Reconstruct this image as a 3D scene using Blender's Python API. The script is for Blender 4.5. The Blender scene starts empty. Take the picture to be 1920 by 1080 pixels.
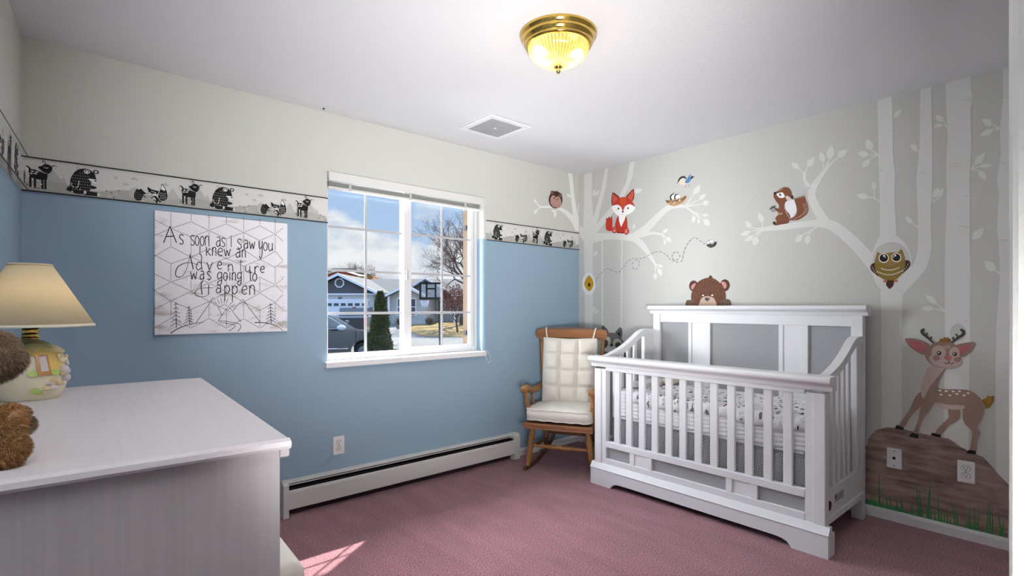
import bpy, bmesh, math, random
from mathutils import Vector, Matrix
from mathutils.geometry import tessellate_polygon
random.seed(7)
S = bpy.context.scene
COL = S.collection
PI = math.pi

# ------------------------------------------------------------------ camera
FPX, CX, CY, EYE = 981.0, 960.0, 575.0, 1.23
YAW = math.atan(860.0 / 981.0)            # the camera looks towards the far corner, between +X and +Y
FW = Vector((math.sin(YAW), math.cos(YAW), 0))
RT = Vector((math.cos(YAW), -math.sin(YAW), 0))
cam_d = bpy.data.cameras.new('camera')
cam = bpy.data.objects.new('camera', cam_d)
COL.objects.link(cam)
cam.location = (0, 0, EYE)
cam.rotation_euler = (PI / 2, 0, -YAW)
cam_d.sensor_width = 36.0
cam_d.lens = 36.0 * FPX / 1920.0
cam_d.shift_y = (CY - 540.0) / 1920.0
cam_d.clip_start = 0.02
cam_d.clip_end = 400
S.camera = cam

# ------------------------------------------------------------------ view
S.view_settings.view_transform = 'Standard'
S.view_settings.look = 'None'
S.view_settings.gamma = 1
S.view_settings.use_curve_mapping = False
S.view_settings.exposure = 0.28

# ------------------------------------------------------------------ sky with clouds
W = bpy.data.worlds.new('sky')
S.world = W
W.use_nodes = True
wt = W.node_tree
wn, wl = wt.nodes, wt.links
wn.clear()
def wnode(t, **k):
    n = wn.new(t)
    for a, b in k.items(): setattr(n, a, b)
    return n
w_out = wnode('ShaderNodeOutputWorld')
w_bg = wnode('ShaderNodeBackground')
w_tc = wnode('ShaderNodeTexCoord')
w_sep = wnode('ShaderNodeSeparateXYZ')
wl.new(w_tc.outputs['Generated'], w_sep.inputs[0])
w_map = wnode('ShaderNodeMapping')
w_map.inputs['Scale'].default_value = (1, 1, 2.2)
w_map.inputs['Location'].default_value = (0.31, 0.12, 0.05)
wl.new(w_tc.outputs['Generated'], w_map.inputs[0])
w_no = wnode('ShaderNodeTexNoise')
w_no.inputs['Scale'].default_value = 7.0
w_no.inputs['Detail'].default_value = 7.0
w_no.inputs['Roughness'].default_value = 0.55
wl.new(w_map.outputs[0], w_no.inputs['Vector'])
# two cumulus banks sit low in the north-east
def bank(px, py, lo, hi, amt):
    d = (FW + RT * ((px - CX) / FPX) + Vector((0, 0, (CY - py) / FPX))).normalized()
    dp = wnode('ShaderNodeVectorMath', operation='DOT_PRODUCT')
    wl.new(w_tc.outputs['Generated'], dp.inputs[0])
    dp.inputs[1].default_value = d
    mr = wnode('ShaderNodeMapRange')
    mr.inputs['From Min'].default_value = math.cos(math.radians(hi))
    mr.inputs['From Max'].default_value = math.cos(math.radians(lo))
    mr.inputs['To Max'].default_value = amt
    wl.new(dp.outputs['Value'], mr.inputs['Value'])
    return mr.outputs[0]
def wadd(a, b):
    m = wnode('ShaderNodeMath', operation='ADD')
    wl.new(a, m.inputs[0]); wl.new(b, m.inputs[1])
    return m.outputs[0]
cl = wadd(w_no.outputs['Fac'], bank(715, 490, 1.0, 5.0, 0.34))
cl = wadd(cl, bank(630, 480, 1.0, 5.0, 0.34))
cl = wadd(cl, bank(820, 510, 1.0, 5.0, 0.26))
cl = wadd(cl, bank(800, 392, 0.3, 2.6, 0.16))
cl = wadd(cl, bank(735, 388, 0.2, 1.4, 0.12))
cl = wadd(cl, bank(905, 480, 1.0, 6.0, 0.2))
w_cr = wnode('ShaderNodeMapRange')
w_cr.inputs['From Min'].default_value = 0.60
w_cr.inputs['From Max'].default_value = 0.74
wl.new(cl, w_cr.inputs['Value'])
w_gr = wnode('ShaderNodeMapRange')
w_gr.inputs['From Max'].default_value = 0.45
wl.new(w_sep.outputs['Z'], w_gr.inputs['Value'])
w_blue = wnode('ShaderNodeMixRGB')
w_blue.inputs[1].default_value = (0.52, 0.68, 0.91, 1)
w_blue.inputs[2].default_value = (0.34, 0.53, 0.87, 1)
wl.new(w_gr.outputs[0], w_blue.inputs[0])
w_mix = wnode('ShaderNodeMixRGB')
w_no2 = wnode('ShaderNodeTexNoise')
w_no2.inputs['Scale'].default_value = 16.0
w_no2.inputs['Detail'].default_value = 5.0
wl.new(w_map.outputs[0], w_no2.inputs['Vector'])
w_cc = wnode('ShaderNodeValToRGB')       # grey bellies and white tops of the clouds
w_cc.color_ramp.elements[0].position = 0.36; w_cc.color_ramp.elements[0].color = (0.70, 0.75, 0.83, 1)
w_cc.color_ramp.elements[1].position = 0.58; w_cc.color_ramp.elements[1].color = (0.95, 0.96, 0.98, 1)
wl.new(w_no2.outputs['Fac'], w_cc.inputs[0])
wl.new(w_cc.outputs[0], w_mix.inputs[2])
wl.new(w_cr.outputs[0], w_mix.inputs[0])
wl.new(w_blue.outputs[0], w_mix.inputs[1])
wl.new(w_mix.outputs[0], w_bg.inputs['Color'])
w_st = wnode('ShaderNodeMapRange')       # the open sky overhead is brighter than the haze at the horizon
w_st.inputs['From Min'].default_value = 0.24
w_st.inputs['From Max'].default_value = 0.55
w_st.inputs['To Min'].default_value = 0.84
w_st.inputs['To Max'].default_value = 3.0
wl.new(w_sep.outputs['Z'], w_st.inputs['Value'])
wl.new(w_st.outputs[0], w_bg.inputs['Strength'])
wl.new(w_bg.outputs[0], w_out.inputs[0])

# ------------------------------------------------------------------ sun, added fill lamps
def lamp(name, kind, loc, energy, col=(1, 1, 1), **k):
    d = bpy.data.lights.new(name, kind)
    d.energy = energy; d.color = col
    for a, b in k.items(): setattr(d, a, b)
    o = bpy.data.objects.new(name, d)
    COL.objects.link(o); o.location = loc
    return o
sun = lamp('sun', 'SUN', (20, 20, 20), 15.0, (1.0, 0.95, 0.87), angle=0.009)
sun.rotation_euler = Vector((-1.45, -1.0, -1.492)).to_track_quat('-Z', 'Y').to_euler()
def area(name, loc, aim, energy, col, sx, sy, spread=180):
    o = lamp(name, 'AREA', loc, energy, col, shape='RECTANGLE', size=sx, size_y=sy)
    o.rotation_euler = (Vector(aim) - Vector(loc)).to_track_quat('-Z', 'Y').to_euler()
    o.data.spread = math.radians(spread)
    return o
hall = area('hall_fill', (0.45, -0.75, 2.36), (0.9, 0.15, 1.6), 2.0, (1.0, 0.97, 0.93), 1.2, 0.9)  # unseen lamp added in the hall to fill the room
# two added fill lamps beside the camera, one turned up, one at the walls
area('bounce_fill', (0.20, 0.0, 1.60), (0.36, 0.24, 2.44), 70.0, (1.0, 0.99, 0.98), 0.3, 0.3, 84)
area('low_fill', (0.34, 0.0, 0.85), (0.86, 0.72, 1.24), 21.5, (1.0, 0.99, 0.98), 0.36, 0.3, 80)
# unseen lamps added outside the window in place of sky, ground and street light
area('sky_fill', (2.2, 5.6, 3.7), (1.9, 3.3, 1.4), 570.0, (0.95, 0.975, 1.0), 3.2, 1.6)
area('ground_fill', (1.7, 5.6, -0.6), (1.9, 3.3, 1.5), 20.0, (1.0, 0.98, 0.95), 5.0, 2.0)
area('street_fill', (0.3, 4.7, 1.4), (1.9, 3.3, 1.5), 250.0, (0.97, 0.985, 1.0), 1.3, 2.4)

# ------------------------------------------------------------------ helpers
def lin(h):
    h = h.lstrip('#')
    r = []
    for i in (0, 2, 4):
        c = int(h[i:i + 2], 16) / 255.0
        r.append(c / 12.92 if c <= 0.04045 else ((c + 0.055) / 1.055) ** 2.4)
    return r
MATS = {}
def M(name, hexc, rough=0.6, metal=0.0, k=1.0, bump=None, var=None, spec=0.3, coat=0.0, grain=None):
    """Principled material; bump=(scale,strength,distance), var=(scale,amount), grain=(sx,sy,sz,amount)."""
    if name in MATS: return MATS[name]
    m = bpy.data.materials.new(name); m.use_nodes = True
    t = m.node_tree; n = t.nodes; L = t.links
    b = n['Principled BSDF']
    c = [min(0.95, v * k) for v in lin(hexc)]
    b.inputs['Base Color'].default_value = (*c, 1)
    b.inputs['Roughness'].default_value = rough
    b.inputs['Metallic'].default_value = metal
    b.inputs['Specular IOR Level'].default_value = spec
    b.inputs['Coat Weight'].default_value = coat
    tc = n.new('ShaderNodeTexCoord')
    last = None
    def noise(scale, vec=None, detail=4.0):
        x = n.new('ShaderNodeTexNoise')
        x.inputs['Scale'].default_value = scale
        x.inputs['Detail'].default_value = detail
        L.new(vec or tc.outputs['Object'], x.inputs['Vector'])
        return x.outputs['Fac']
    def vary(fac, amt, base):
        mr = n.new('ShaderNodeMapRange')
        mr.inputs['From Min'].default_value = 0.28; mr.inputs['From Max'].default_value = 0.72
        mr.inputs['To Min'].default_value = 1 - amt; mr.inputs['To Max'].default_value = 1 + amt
        L.new(fac, mr.inputs['Value'])
        hs = n.new('ShaderNodeHueSaturation')
        L.new(mr.outputs[0], hs.inputs['Value'])
        if base is None: hs.inputs['Color'].default_value = (*c, 1)
        else: L.new(base, hs.inputs['Color'])
        return hs.outputs[0]
    if var: last = vary(noise(var[0]), var[1], last)
    if grain:
        mp = n.new('ShaderNodeMapping'); mp.inputs['Scale'].default_value = grain[:3]
        L.new(tc.outputs['Object'], mp.inputs[0])
        last = vary(noise(1.0, mp.outputs[0], 5.0), grain[3], last)
    if last is not None: L.new(last, b.inputs['Base Color'])
    if bump:
        bp = n.new('ShaderNodeBump')
        bp.inputs['Strength'].default_value = bump[1]
        bp.inputs['Distance'].default_value = bump[2] if len(bump) > 2 else 0.002
        L.new(noise(bump[0]), bp.inputs['Height'])
        L.new(bp.outputs[0], b.inputs['Normal'])
    MATS[name] = m
    return m
def glass_mat(name, tint, refl=0.04, rough=0.0):
    if name in MATS: return MATS[name]
    m = bpy.data.materials.new(name); m.use_nodes = True
    t = m.node_tree; n = t.nodes; L = t.links; n.clear()
    o = n.new('ShaderNodeOutputMaterial'); a = n.new('ShaderNodeBsdfTransparent'); g = n.new('ShaderNodeBsdfGlossy')
    x = n.new('ShaderNodeMixShader')
    a.inputs[0].default_value = (*tint, 1)
    g.inputs['Roughness'].default_value = rough
    x.inputs[0].default_value = refl
    L.new(a.outputs[0], x.inputs[1]); L.new(g.outputs[0], x.inputs[2]); L.new(x.outputs[0], o.inputs[0])
    MATS[name] = m
    return m
def emit_mat(name, col, st):
    if name in MATS: return MATS[name]
    m = bpy.data.materials.new(name); m.use_nodes = True
    b = m.node_tree.nodes['Principled BSDF']
    b.inputs['Base Color'].default_value = (*col, 1)
    b.inputs['Emission Color'].default_value = (*col, 1)
    b.inputs['Emission Strength'].default_value = st
    MATS[name] = m
    return m

class MB:
    """Collects solids and builds them as ONE mesh object."""
    def __init__(self): self.v = []; self.f = []; self.m = []; self.mats = []; self.sm = []
    def mi(self, mat):
        if mat not in self.mats: self.mats.append(mat)
        return self.mats.index(mat)
    def add(self, vs, fs, mat, smooth=False):
        o = len(self.v); k = self.mi(mat)
        self.v.extend([Vector(p) for p in vs])
        for f in fs:
            self.f.append([o + i for i in f]); self.m.append(k); self.sm.append(smooth)
        return self
    def bm(self, b, mat, smooth=False, mtx=None):
        b.verts.index_update()
        vs = [(mtx @ v.co if mtx else v.co.copy()) for v in b.verts]
        self.add(vs, [[v.index for v in f.verts] for f in b.faces], mat, smooth)
        b.free(); return self
    def box(self, x0, x1, y0, y1, z0, z1, mat, bev=0.0, seg=1, mtx=None, smooth=False):
        b = bmesh.new()
        bmesh.ops.create_cube(b, size=1)
        for v in b.verts:
            v.co = Vector(((x0 + x1) / 2 + v.co.x * (x1 - x0), (y0 + y1) / 2 + v.co.y * (y1 - y0), (z0 + z1) / 2 + v.co.z * (z1 - z0)))
        if bev > 0: bmesh.ops.bevel(b, geom=list(b.edges), offset=bev, segments=seg, affect='EDGES', profile=0.5)
        return self.bm(b, mat, smooth, mtx)
    def prism(self, poly, axis, a0, a1, mat, smooth=False, mtx=None):
        """poly: 2D points; axis 'x': (y,z), 'y': (x,z), 'z': (x,y); swept from a0 to a1."""
        def P(p, a):
            return Vector((a, p[0], p[1])) if axis == 'x' else Vector((p[0], a, p[1])) if axis == 'y' else Vector((p[0], p[1], a))
        n = len(poly)
        vs = [P(p, a0) for p in poly] + [P(p, a1) for p in poly]
        if mtx: vs = [mtx @ v for v in vs]
        fs = [[i, (i + 1) % n, n + (i + 1) % n, n + i] for i in range(n)]
        self.add(vs, fs, mat, smooth)
        tri = tessellate_polygon([[Vector((p[0], p[1], 0)) for p in poly]])
        self.add(vs[:n], [list(t) for t in tri], mat); self.add(vs[n:], [list(t)[::-1] for t in tri], mat)
        return self
    def tube(self, path, r, mat, seg=8, smooth=True, caps=True, sx=1.0, up=None):
        path = [Vector(p) for p in path]; n = len(path)
        rs = r if isinstance(r, (list, tuple)) else [r] * n
        t0 = (path[1] - path[0]).normalized()
        u = Vector(up) if up else (Vector((0, 0, 1)) if abs(t0.z) < 0.9 else Vector((1, 0, 0)))
        u = (u - t0 * u.dot(t0)).normalized()
        vs = []
        for i, p in enumerate(path):
            t = (path[min(i + 1, n - 1)] - path[max(i - 1, 0)]).normalized()
            u = (u - t * u.dot(t)).normalized(); w = t.cross(u)
            for j in range(seg):
                a = 2 * PI * j / seg
                vs.append(p + (u * math.cos(a) + w * math.sin(a) * sx) * rs[i])
        fs = [[i * seg + j, i * seg + (j + 1) % seg, (i + 1) * seg + (j + 1) % seg, (i + 1) * seg + j] for i in range(n - 1) for j in range(seg)]
        if caps:
            fs.append(list(range(seg))[::-1]); fs.append([(n - 1) * seg + j for j in range(seg)])
        return self.add(vs, fs, mat, smooth)
    def lathe(self, prof, mat, seg=24, c=(0, 0, 0), smooth=True, mtx=None, flute=0, fl=0.0):
        vs = []
        for (r, z) in prof:
            for j in range(seg):
                a = 2 * PI * j / seg
                rr = r * (1 + (fl * math.cos(a * flute) if flute else 0))
                v = Vector((rr * math.cos(a), rr * math.sin(a), z))
                vs.append((mtx @ v) if mtx else v + Vector(c))
        n = len(prof)
        fs = [[i * seg + j, i * seg + (j + 1) % seg, (i + 1) * seg + (j + 1) % seg, (i + 1) * seg + j] for i in range(n - 1) for j in range(seg)]
        if prof[0][0] > 1e-5: fs.append(list(range(seg))[::-1])
        if prof[-1][0] > 1e-5: fs.append([(n - 1) * seg + j for j in range(seg)])
        return self.add(vs, fs, mat, smooth)
    def ball(self, c, r, mat, seg=16, rings=10, rot=None, smooth=True, jit=0.0):
        r = (r, r, r) if not isinstance(r, (tuple, list)) else r
        b = bmesh.new()
        bmesh.ops.create_uvsphere(b, u_segments=seg, v_segments=rings, radius=1)
        mt = Matrix.Translation(c) @ (rot.to_4x4() if rot else Matrix.Identity(4)) @ Matrix.Diagonal((*r, 1))
        if jit:
            for v in b.verts: v.co *= 1 + random.uniform(-jit, jit)
        return self.bm(b, mat, smooth, mt)
    def poly(self, pts, mat):
        pts = [Vector(p) for p in pts]
        self.add(pts, [list(t) for t in tessellate_polygon([pts])], mat); return self
    def build(self, name, parent=None, org=(0, 0, 0)):
        me = bpy.data.meshes.new(name)
        og = Vector(org)
        me.from_pydata([v - og for v in self.v], [], self.f)
        for m in self.mats: me.materials.append(m)
        me.polygons.foreach_set('material_index', self.m)
        me.polygons.foreach_set('use_smooth', self.sm)
        me.update()
        b = bmesh.new(); b.from_mesh(me)
        bmesh.ops.recalc_face_normals(b, faces=list(b.faces))
        b.to_mesh(me); b.free()
        o = bpy.data.objects.new(name, me); COL.objects.link(o)
        if parent is not None: o.parent = parent
        return o
def tag(o, label=None, cat=None, group=None, kind=None):
    if label: o['label'] = label
    if cat: o['category'] = cat
    if group: o['group'] = group
    if kind: o['kind'] = kind
    return o
def thing(name, label, cat, loc=(0, 0, 0), rz=0.0, group=None, kind=None):
    o = bpy.data.objects.new(name, None); COL.objects.link(o)
    o.location = loc; o.rotation_euler = (0, 0, rz); o.empty_display_size = 0.1
    return tag(o, label, cat, group, kind)
def top(mb, name, label, cat, base, **k):
    """A thing that is one mesh; its origin goes to `base`."""
    o = mb.build(name, None, base); o.location = base
    return tag(o, label, cat, **k)
def dup(root, loc, label):
    r = root.copy(); COL.objects.link(r); r.location = loc; r['label'] = label
    for ch in list(root.children):
        c = ch.copy(); COL.objects.link(c); c.parent = r
        for g in list(ch.children):
            d = g.copy(); COL.objects.link(d); d.parent = c
    return r
def soften(o, w, seg=2):
    b = o.modifiers.new('bevel', 'BEVEL'); b.width = w; b.segments = seg; b.limit_method = 'ANGLE'; b.angle_limit = 0.7
    return o
def ray(px, py): return FW + RT * ((px - CX) / FPX) + Vector((0, 0, (CY - py) / FPX))
EYEV = Vector((0, 0, EYE))
def on_x(px, py, X): r = ray(px, py); return EYEV + r * (X / r.x)
def on_y(px, py, Y): r = ray(px, py); return EYEV + r * (Y / r.y)
def on_z(px, py, Z): r = ray(px, py); return EYEV + r * ((Z - EYE) / r.z)
def cr(pts, closed=True, n=4):
    """Catmull-Rom smoothing of 2D points."""
    m = len(pts); out = []
    for i in range(m if closed else m - 1):
        g = lambda j: pts[j % m] if closed else pts[max(0, min(m - 1, j))]
        a, b, c, d = g(i - 1), g(i), g(i + 1), g(i + 2)
        for k in range(n):
            t = k / n
            out.append(tuple(0.5 * ((2 * b[q]) + (c[q] - a[q]) * t + (2 * a[q] - 5 * b[q] + 4 * c[q] - d[q]) * t * t + (3 * b[q] - a[q] - 3 * c[q] + d[q]) * t ** 3) for q in range(len(b))))
    if not closed: out.append(tuple(pts[-1]))
    return out
# ================================================================== the room
WY, WX, CH = 3.21, 3.63, 2.44
def paint_mat(name, hexc, k=1.0, two=None):
    m = M(name, hexc, rough=0.75, k=k, bump=(160.0, 0.35, 0.0016), spec=0.2)
    if two:
        t = m.node_tree; n = t.nodes; L = t.links
        tc = n.new('ShaderNodeTexCoord'); sp = n.new('ShaderNodeSeparateXYZ')
        L.new(tc.outputs['Object'], sp.inputs[0])
        g = n.new('ShaderNodeMath'); g.operation = 'GREATER_THAN'; g.inputs[1].default_value = two[1]
        L.new(sp.outputs['Z'], g.inputs[0])
        mx = n.new('ShaderNodeMixRGB')
        mx.inputs[1].default_value = (*[v * two[2] for v in lin(two[0])], 1)
        mx.inputs[2].default_value = (*[v * k for v in lin(hexc)], 1)
        L.new(g.outputs[0], mx.inputs[0])
        L.new(mx.outputs[0], n['Principled BSDF'].inputs['Base Color'])
    return m
m_twotone = paint_mat('blue_and_grey_wall_paint', '#cccec7', 1.0, ('#95aec1', 1.76, 1.0))
m_grey = paint_mat('warm_grey_wall_paint', '#c2c2be')
m_ceil = M('ceiling_paint', '#dfdfe2', rough=0.85, bump=(70.0, 0.5, 0.003), spec=0.1)
m_white = M('white_trim_paint', '#e8e8ea', rough=0.4, spec=0.4)
m_hall = M('hall_paint', '#d8d4cc', rough=0.8)
def carpet():
    m = M('mauve_carpet', '#94606b', rough=1.0, spec=0.0)
    t = m.node_tree; n = t.nodes; L = t.links; b = n['Principled BSDF']
    tc = n.new('ShaderNodeTexCoord')
    def nz(s, d, sc=None):
        x = n.new('ShaderNodeTexNoise'); x.inputs['Scale'].default_value = s; x.inputs['Detail'].default_value = d
        if sc:
            mp = n.new('ShaderNodeMapping'); mp.inputs['Scale'].default_value = sc; mp.inputs['Rotation'].default_value = (0, 0, 0.5)
            L.new(tc.outputs['Object'], mp.inputs[0]); L.new(mp.outputs[0], x.inputs['Vector'])
        else: L.new(tc.outputs['Object'], x.inputs['Vector'])
        return x.outputs['Fac']
    r1 = n.new('ShaderNodeValToRGB'); r1.color_ramp.elements[0].position = 0.38; r1.color_ramp.elements[1].position = 0.64
    r1.color_ramp.elements[0].color = (*lin('#5a2e38'), 1); r1.color_ramp.elements[1].color = (*lin('#bd8993'), 1)
    L.new(nz(190, 6), r1.inputs[0])
    mr = n.new('ShaderNodeMapRange'); mr.inputs['From Min'].default_value = 0.3; mr.inputs['From Max'].default_value = 0.7
    mr.inputs['To Min'].default_value = 0.86; mr.inputs['To Max'].default_value = 1.12
    L.new(nz(1.0, 4, (9, 2.2, 4)), mr.inputs['Value'])
    hs = n.new('ShaderNodeHueSaturation'); L.new(r1.outputs[0], hs.inputs['Color']); L.new(mr.outputs[0], hs.inputs['Value'])
    L.new(hs.outputs[0], b.inputs['Base Color'])
    bp = n.new('ShaderNodeBump'); bp.inputs['Strength'].default_value = 0.9; bp.inputs['Distance'].default_value = 0.006
    L.new(nz(230, 2), bp.inputs['Height']); L.new(bp.outputs[0], b.inputs['Normal'])
    b.inputs['Sheen Weight'].default_value = 0.25
    return m
m_carpet = carpet()
def struct(mb, name, org=(0, 0, 0)): return tag(mb.build(name, None, org), kind='structure')

struct(MB().box(-1.6, WX + 0.12, -1.7, WY + 0.12, -0.12, 0.0, m_carpet), 'floor')
struct(MB().box(-1.6, WX + 0.12, -1.7, WY + 0.2, CH, CH + 0.12, m_ceil), 'ceiling')
WL, WR, WB, WT = 1.283, 2.515, 0.85, 2.075
WYO = 3.40                                               # outer face of the outside wall
mb = MB()
mb.box(-0.5, WL, WY, WYO, -0.4, CH + 0.1, m_twotone)
mb.box(WL, WR + 0.0239, WY, WYO, -0.4, WB, m_twotone)
mb.box(WL, WR + 0.0239, WY, WYO, WT, CH + 0.1, m_twotone)
rr = 0.028                                               # bullnosed reveal on the right of the window
arc = [(WR - 0.004 + rr - rr * math.cos(a), WY + rr - rr * math.sin(a)) for a in [PI / 2 * i / 6 for i in range(7)]]
mb.prism(arc + [(WX + 0.12, WY), (WX + 0.12, WYO), (WR - 0.004, WYO)], 'z', -0.4, CH + 0.1, m_twotone)
struct(mb, 'wall_back')
struct(MB().box(WX, WX + 0.12, -0.1, WY + 0.0, -0.1, CH + 0.1, m_grey), 'wall_right')
# the left wall leans a little off square
WLS = 0.075
wl_x = lambda y: -0.108 - WLS * (WY - y)
struct(MB().prism([(wl_x(WY), WY), (wl_x(-0.05), -0.05), (wl_x(-0.05) - 0.12, -0.05), (wl_x(WY) - 0.12, WY)], 'z', -0.1, CH + 0.1, m_twotone), 'wall_left')
# the front wall with the doorway the photographer stands in; its end is bullnosed
JX, JY = 0.70, 0.066
ja = [(JX + 0.02 - 0.02 * math.cos(a), JY - 0.02 + 0.02 * math.sin(a)) for a in [PI / 2 * i / 5 for i in range(6)]]
mb = MB().prism(ja + [(WX, JY), (WX, JY - 0.14), (JX, JY - 0.14)], 'z', -0.1, CH + 0.1, m_grey)
struct(mb, 'wall_front')
mb = MB().box(-1.6, -0.42, JY - 0.14, JY - 0.02, -0.1, CH + 0.1, m_hall)
mb.box(-1.72, -1.6, -1.7, 0.0, -0.1, CH + 0.1, m_hall).box(1.7, 1.82, -1.7, JY - 0.14, -0.1, CH + 0.1, m_hall)
mb.box(-1.72, 1.82, -1.82, -1.7, -0.1, CH + 0.1, m_hall)
struct(mb, 'wall_hall')
# baseboards
bp = lambda t, h: [(0, 0), (t, 0), (t, h * 0.72), (t * 0.55, h), (0, h)]
struct(MB().prism([(WX - p[0], p[1]) for p in bp(0.014, 0.06)], 'y', JY, WY, m_white), 'baseboard_right')
struct(MB().prism([(WY - p[0], p[1]) for p in bp(0.014, 0.06)], 'x', 2.84, WX - 0.014, m_white), 'baseboard_back')

# ------------------------------------------------------------------ window
win = thing('window_1', None, None, ((WL + WR) / 2, WY, WB), kind='structure')
wo = tuple(win.location)
m_vinyl = M('white_vinyl', '#dedee0', rough=0.35, spec=0.4)
m_grille = M('backlit_white_grille', '#b4b4b8', rough=0.6)  # white grille, greyed to put its backlit shade into the colour
m_vinylshade = M('grey_vinyl', '#c2c2c2', rough=0.4)
m_pane = glass_mat('window_glass', (0.97, 0.98, 0.98), 0.03)
mb = MB()
F0, F1 = 3.284, 3.345
mb.box(WL, WL + 0.035, F0, F1, 0.885, WT, m_vinyl, 0.003).box(2.462, WR, F0, F1, 0.885, WT, m_vinyl, 0.003)
mb.box(2.474, 2.484, F0 - 0.003, F0 + 0.02, 0.92, WT - 0.04, m_vinylshade)
mb.box(WL + 0.035, 2.462, F0, F1, 0.885, 0.912, m_vinyl, 0.003).box(WL + 0.035, 2.462, F0, F1, WT - 0.035, WT, m_vinyl, 0.003)
mb.build('window_frame', win, wo)
def sash(x0, x1, y0, y1, z0, z1, fw, fb, name, fr=None):
    mb = MB(); fr = fr or fw
    mb.box(x0, x0 + fw, y0, y1, z0, z1, m_vinyl, 0.003).box(x1 - fr, x1, y0, y1, z0, z1, m_vinyl, 0.003)
    mb.box(x0 + fw, x1 - fr, y0, y1, z0, z0 + fb, m_vinyl, 0.003).box(x0 + fw, x1 - fr, y0, y1, z1 - fb, z1, m_vinyl, 0.003)
    s = mb.build(name, win, wo)
    gx0, gx1, gz0, gz1 = x0 + fw, x1 - fr, z0 + fb, z1 - fb
    yc = (y0 + y1) / 2
    MB().box(gx0 - 0.004, gx1 + 0.004, yc - 0.003, yc + 0.003, gz0 - 0.004, gz1 + 0.004, m_pane).build('glass_pane', s, wo)
    g = MB()
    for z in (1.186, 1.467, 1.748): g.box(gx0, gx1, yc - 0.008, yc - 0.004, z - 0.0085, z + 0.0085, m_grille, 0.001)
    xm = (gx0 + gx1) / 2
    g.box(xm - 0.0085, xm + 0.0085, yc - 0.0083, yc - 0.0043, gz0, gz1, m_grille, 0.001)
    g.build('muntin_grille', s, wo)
    return s
sash(WL + 0.0, 1.892, 3.300, 3.335, 0.895, 2.06, 0.036, 0.028, 'left_sash')
rs = sash(1.862, 2.466, 3.281, 3.298, 0.905, 2.06, 0.060, 0.036, 'right_sash', 0.024)
MB().box(1.874, 1.894, 3.266, 3.281, 1.42, 1.49, m_vinylshade, 0.003).build('latch', rs, wo)
sx = [(0, 0), (0, -0.028), (-0.006, -0.034), (-0.10, -0.034), (-0.10, 0)]
MB().box(1.262, 2.518, 3.168, F0 + 0.01, 0.850, 0.886, M('sill_paint', '#ececee', rough=0.35, spec=0.4), 0.005, 2).build('window_sill', win, wo)
# outside casing of the window with the black clips of its screen
m_tan = M('darkened_tan_brick_trim', '#5c4c3c', rough=0.9, bump=(60, 0.5, 0.004))  # tan darkened in colour against the glare of the added street lamp
mb = MB().box(2.49, 2.66, 3.36, 3.44, 0.80, 2.2, m_tan).box(1.05, 1.29, WYO, 3.44, 0.80, 2.2, m_tan)
cas = mb.build('outer_casing', win, wo)
mk = M('black_plastic', '#15151a', rough=0.5)
for z in (1.02, 1.86): MB().box(2.478, 2.492, 3.385, 3.415, z - 0.018, z + 0.018, mk).build('screen_clip', cas, wo)
struct(MB().box(-3.0, 7.0, WYO, 4.06, 2.50, 2.66, M('soffit_paint', '#d8d6d0', rough=0.8)), 'roof_eave')

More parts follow.
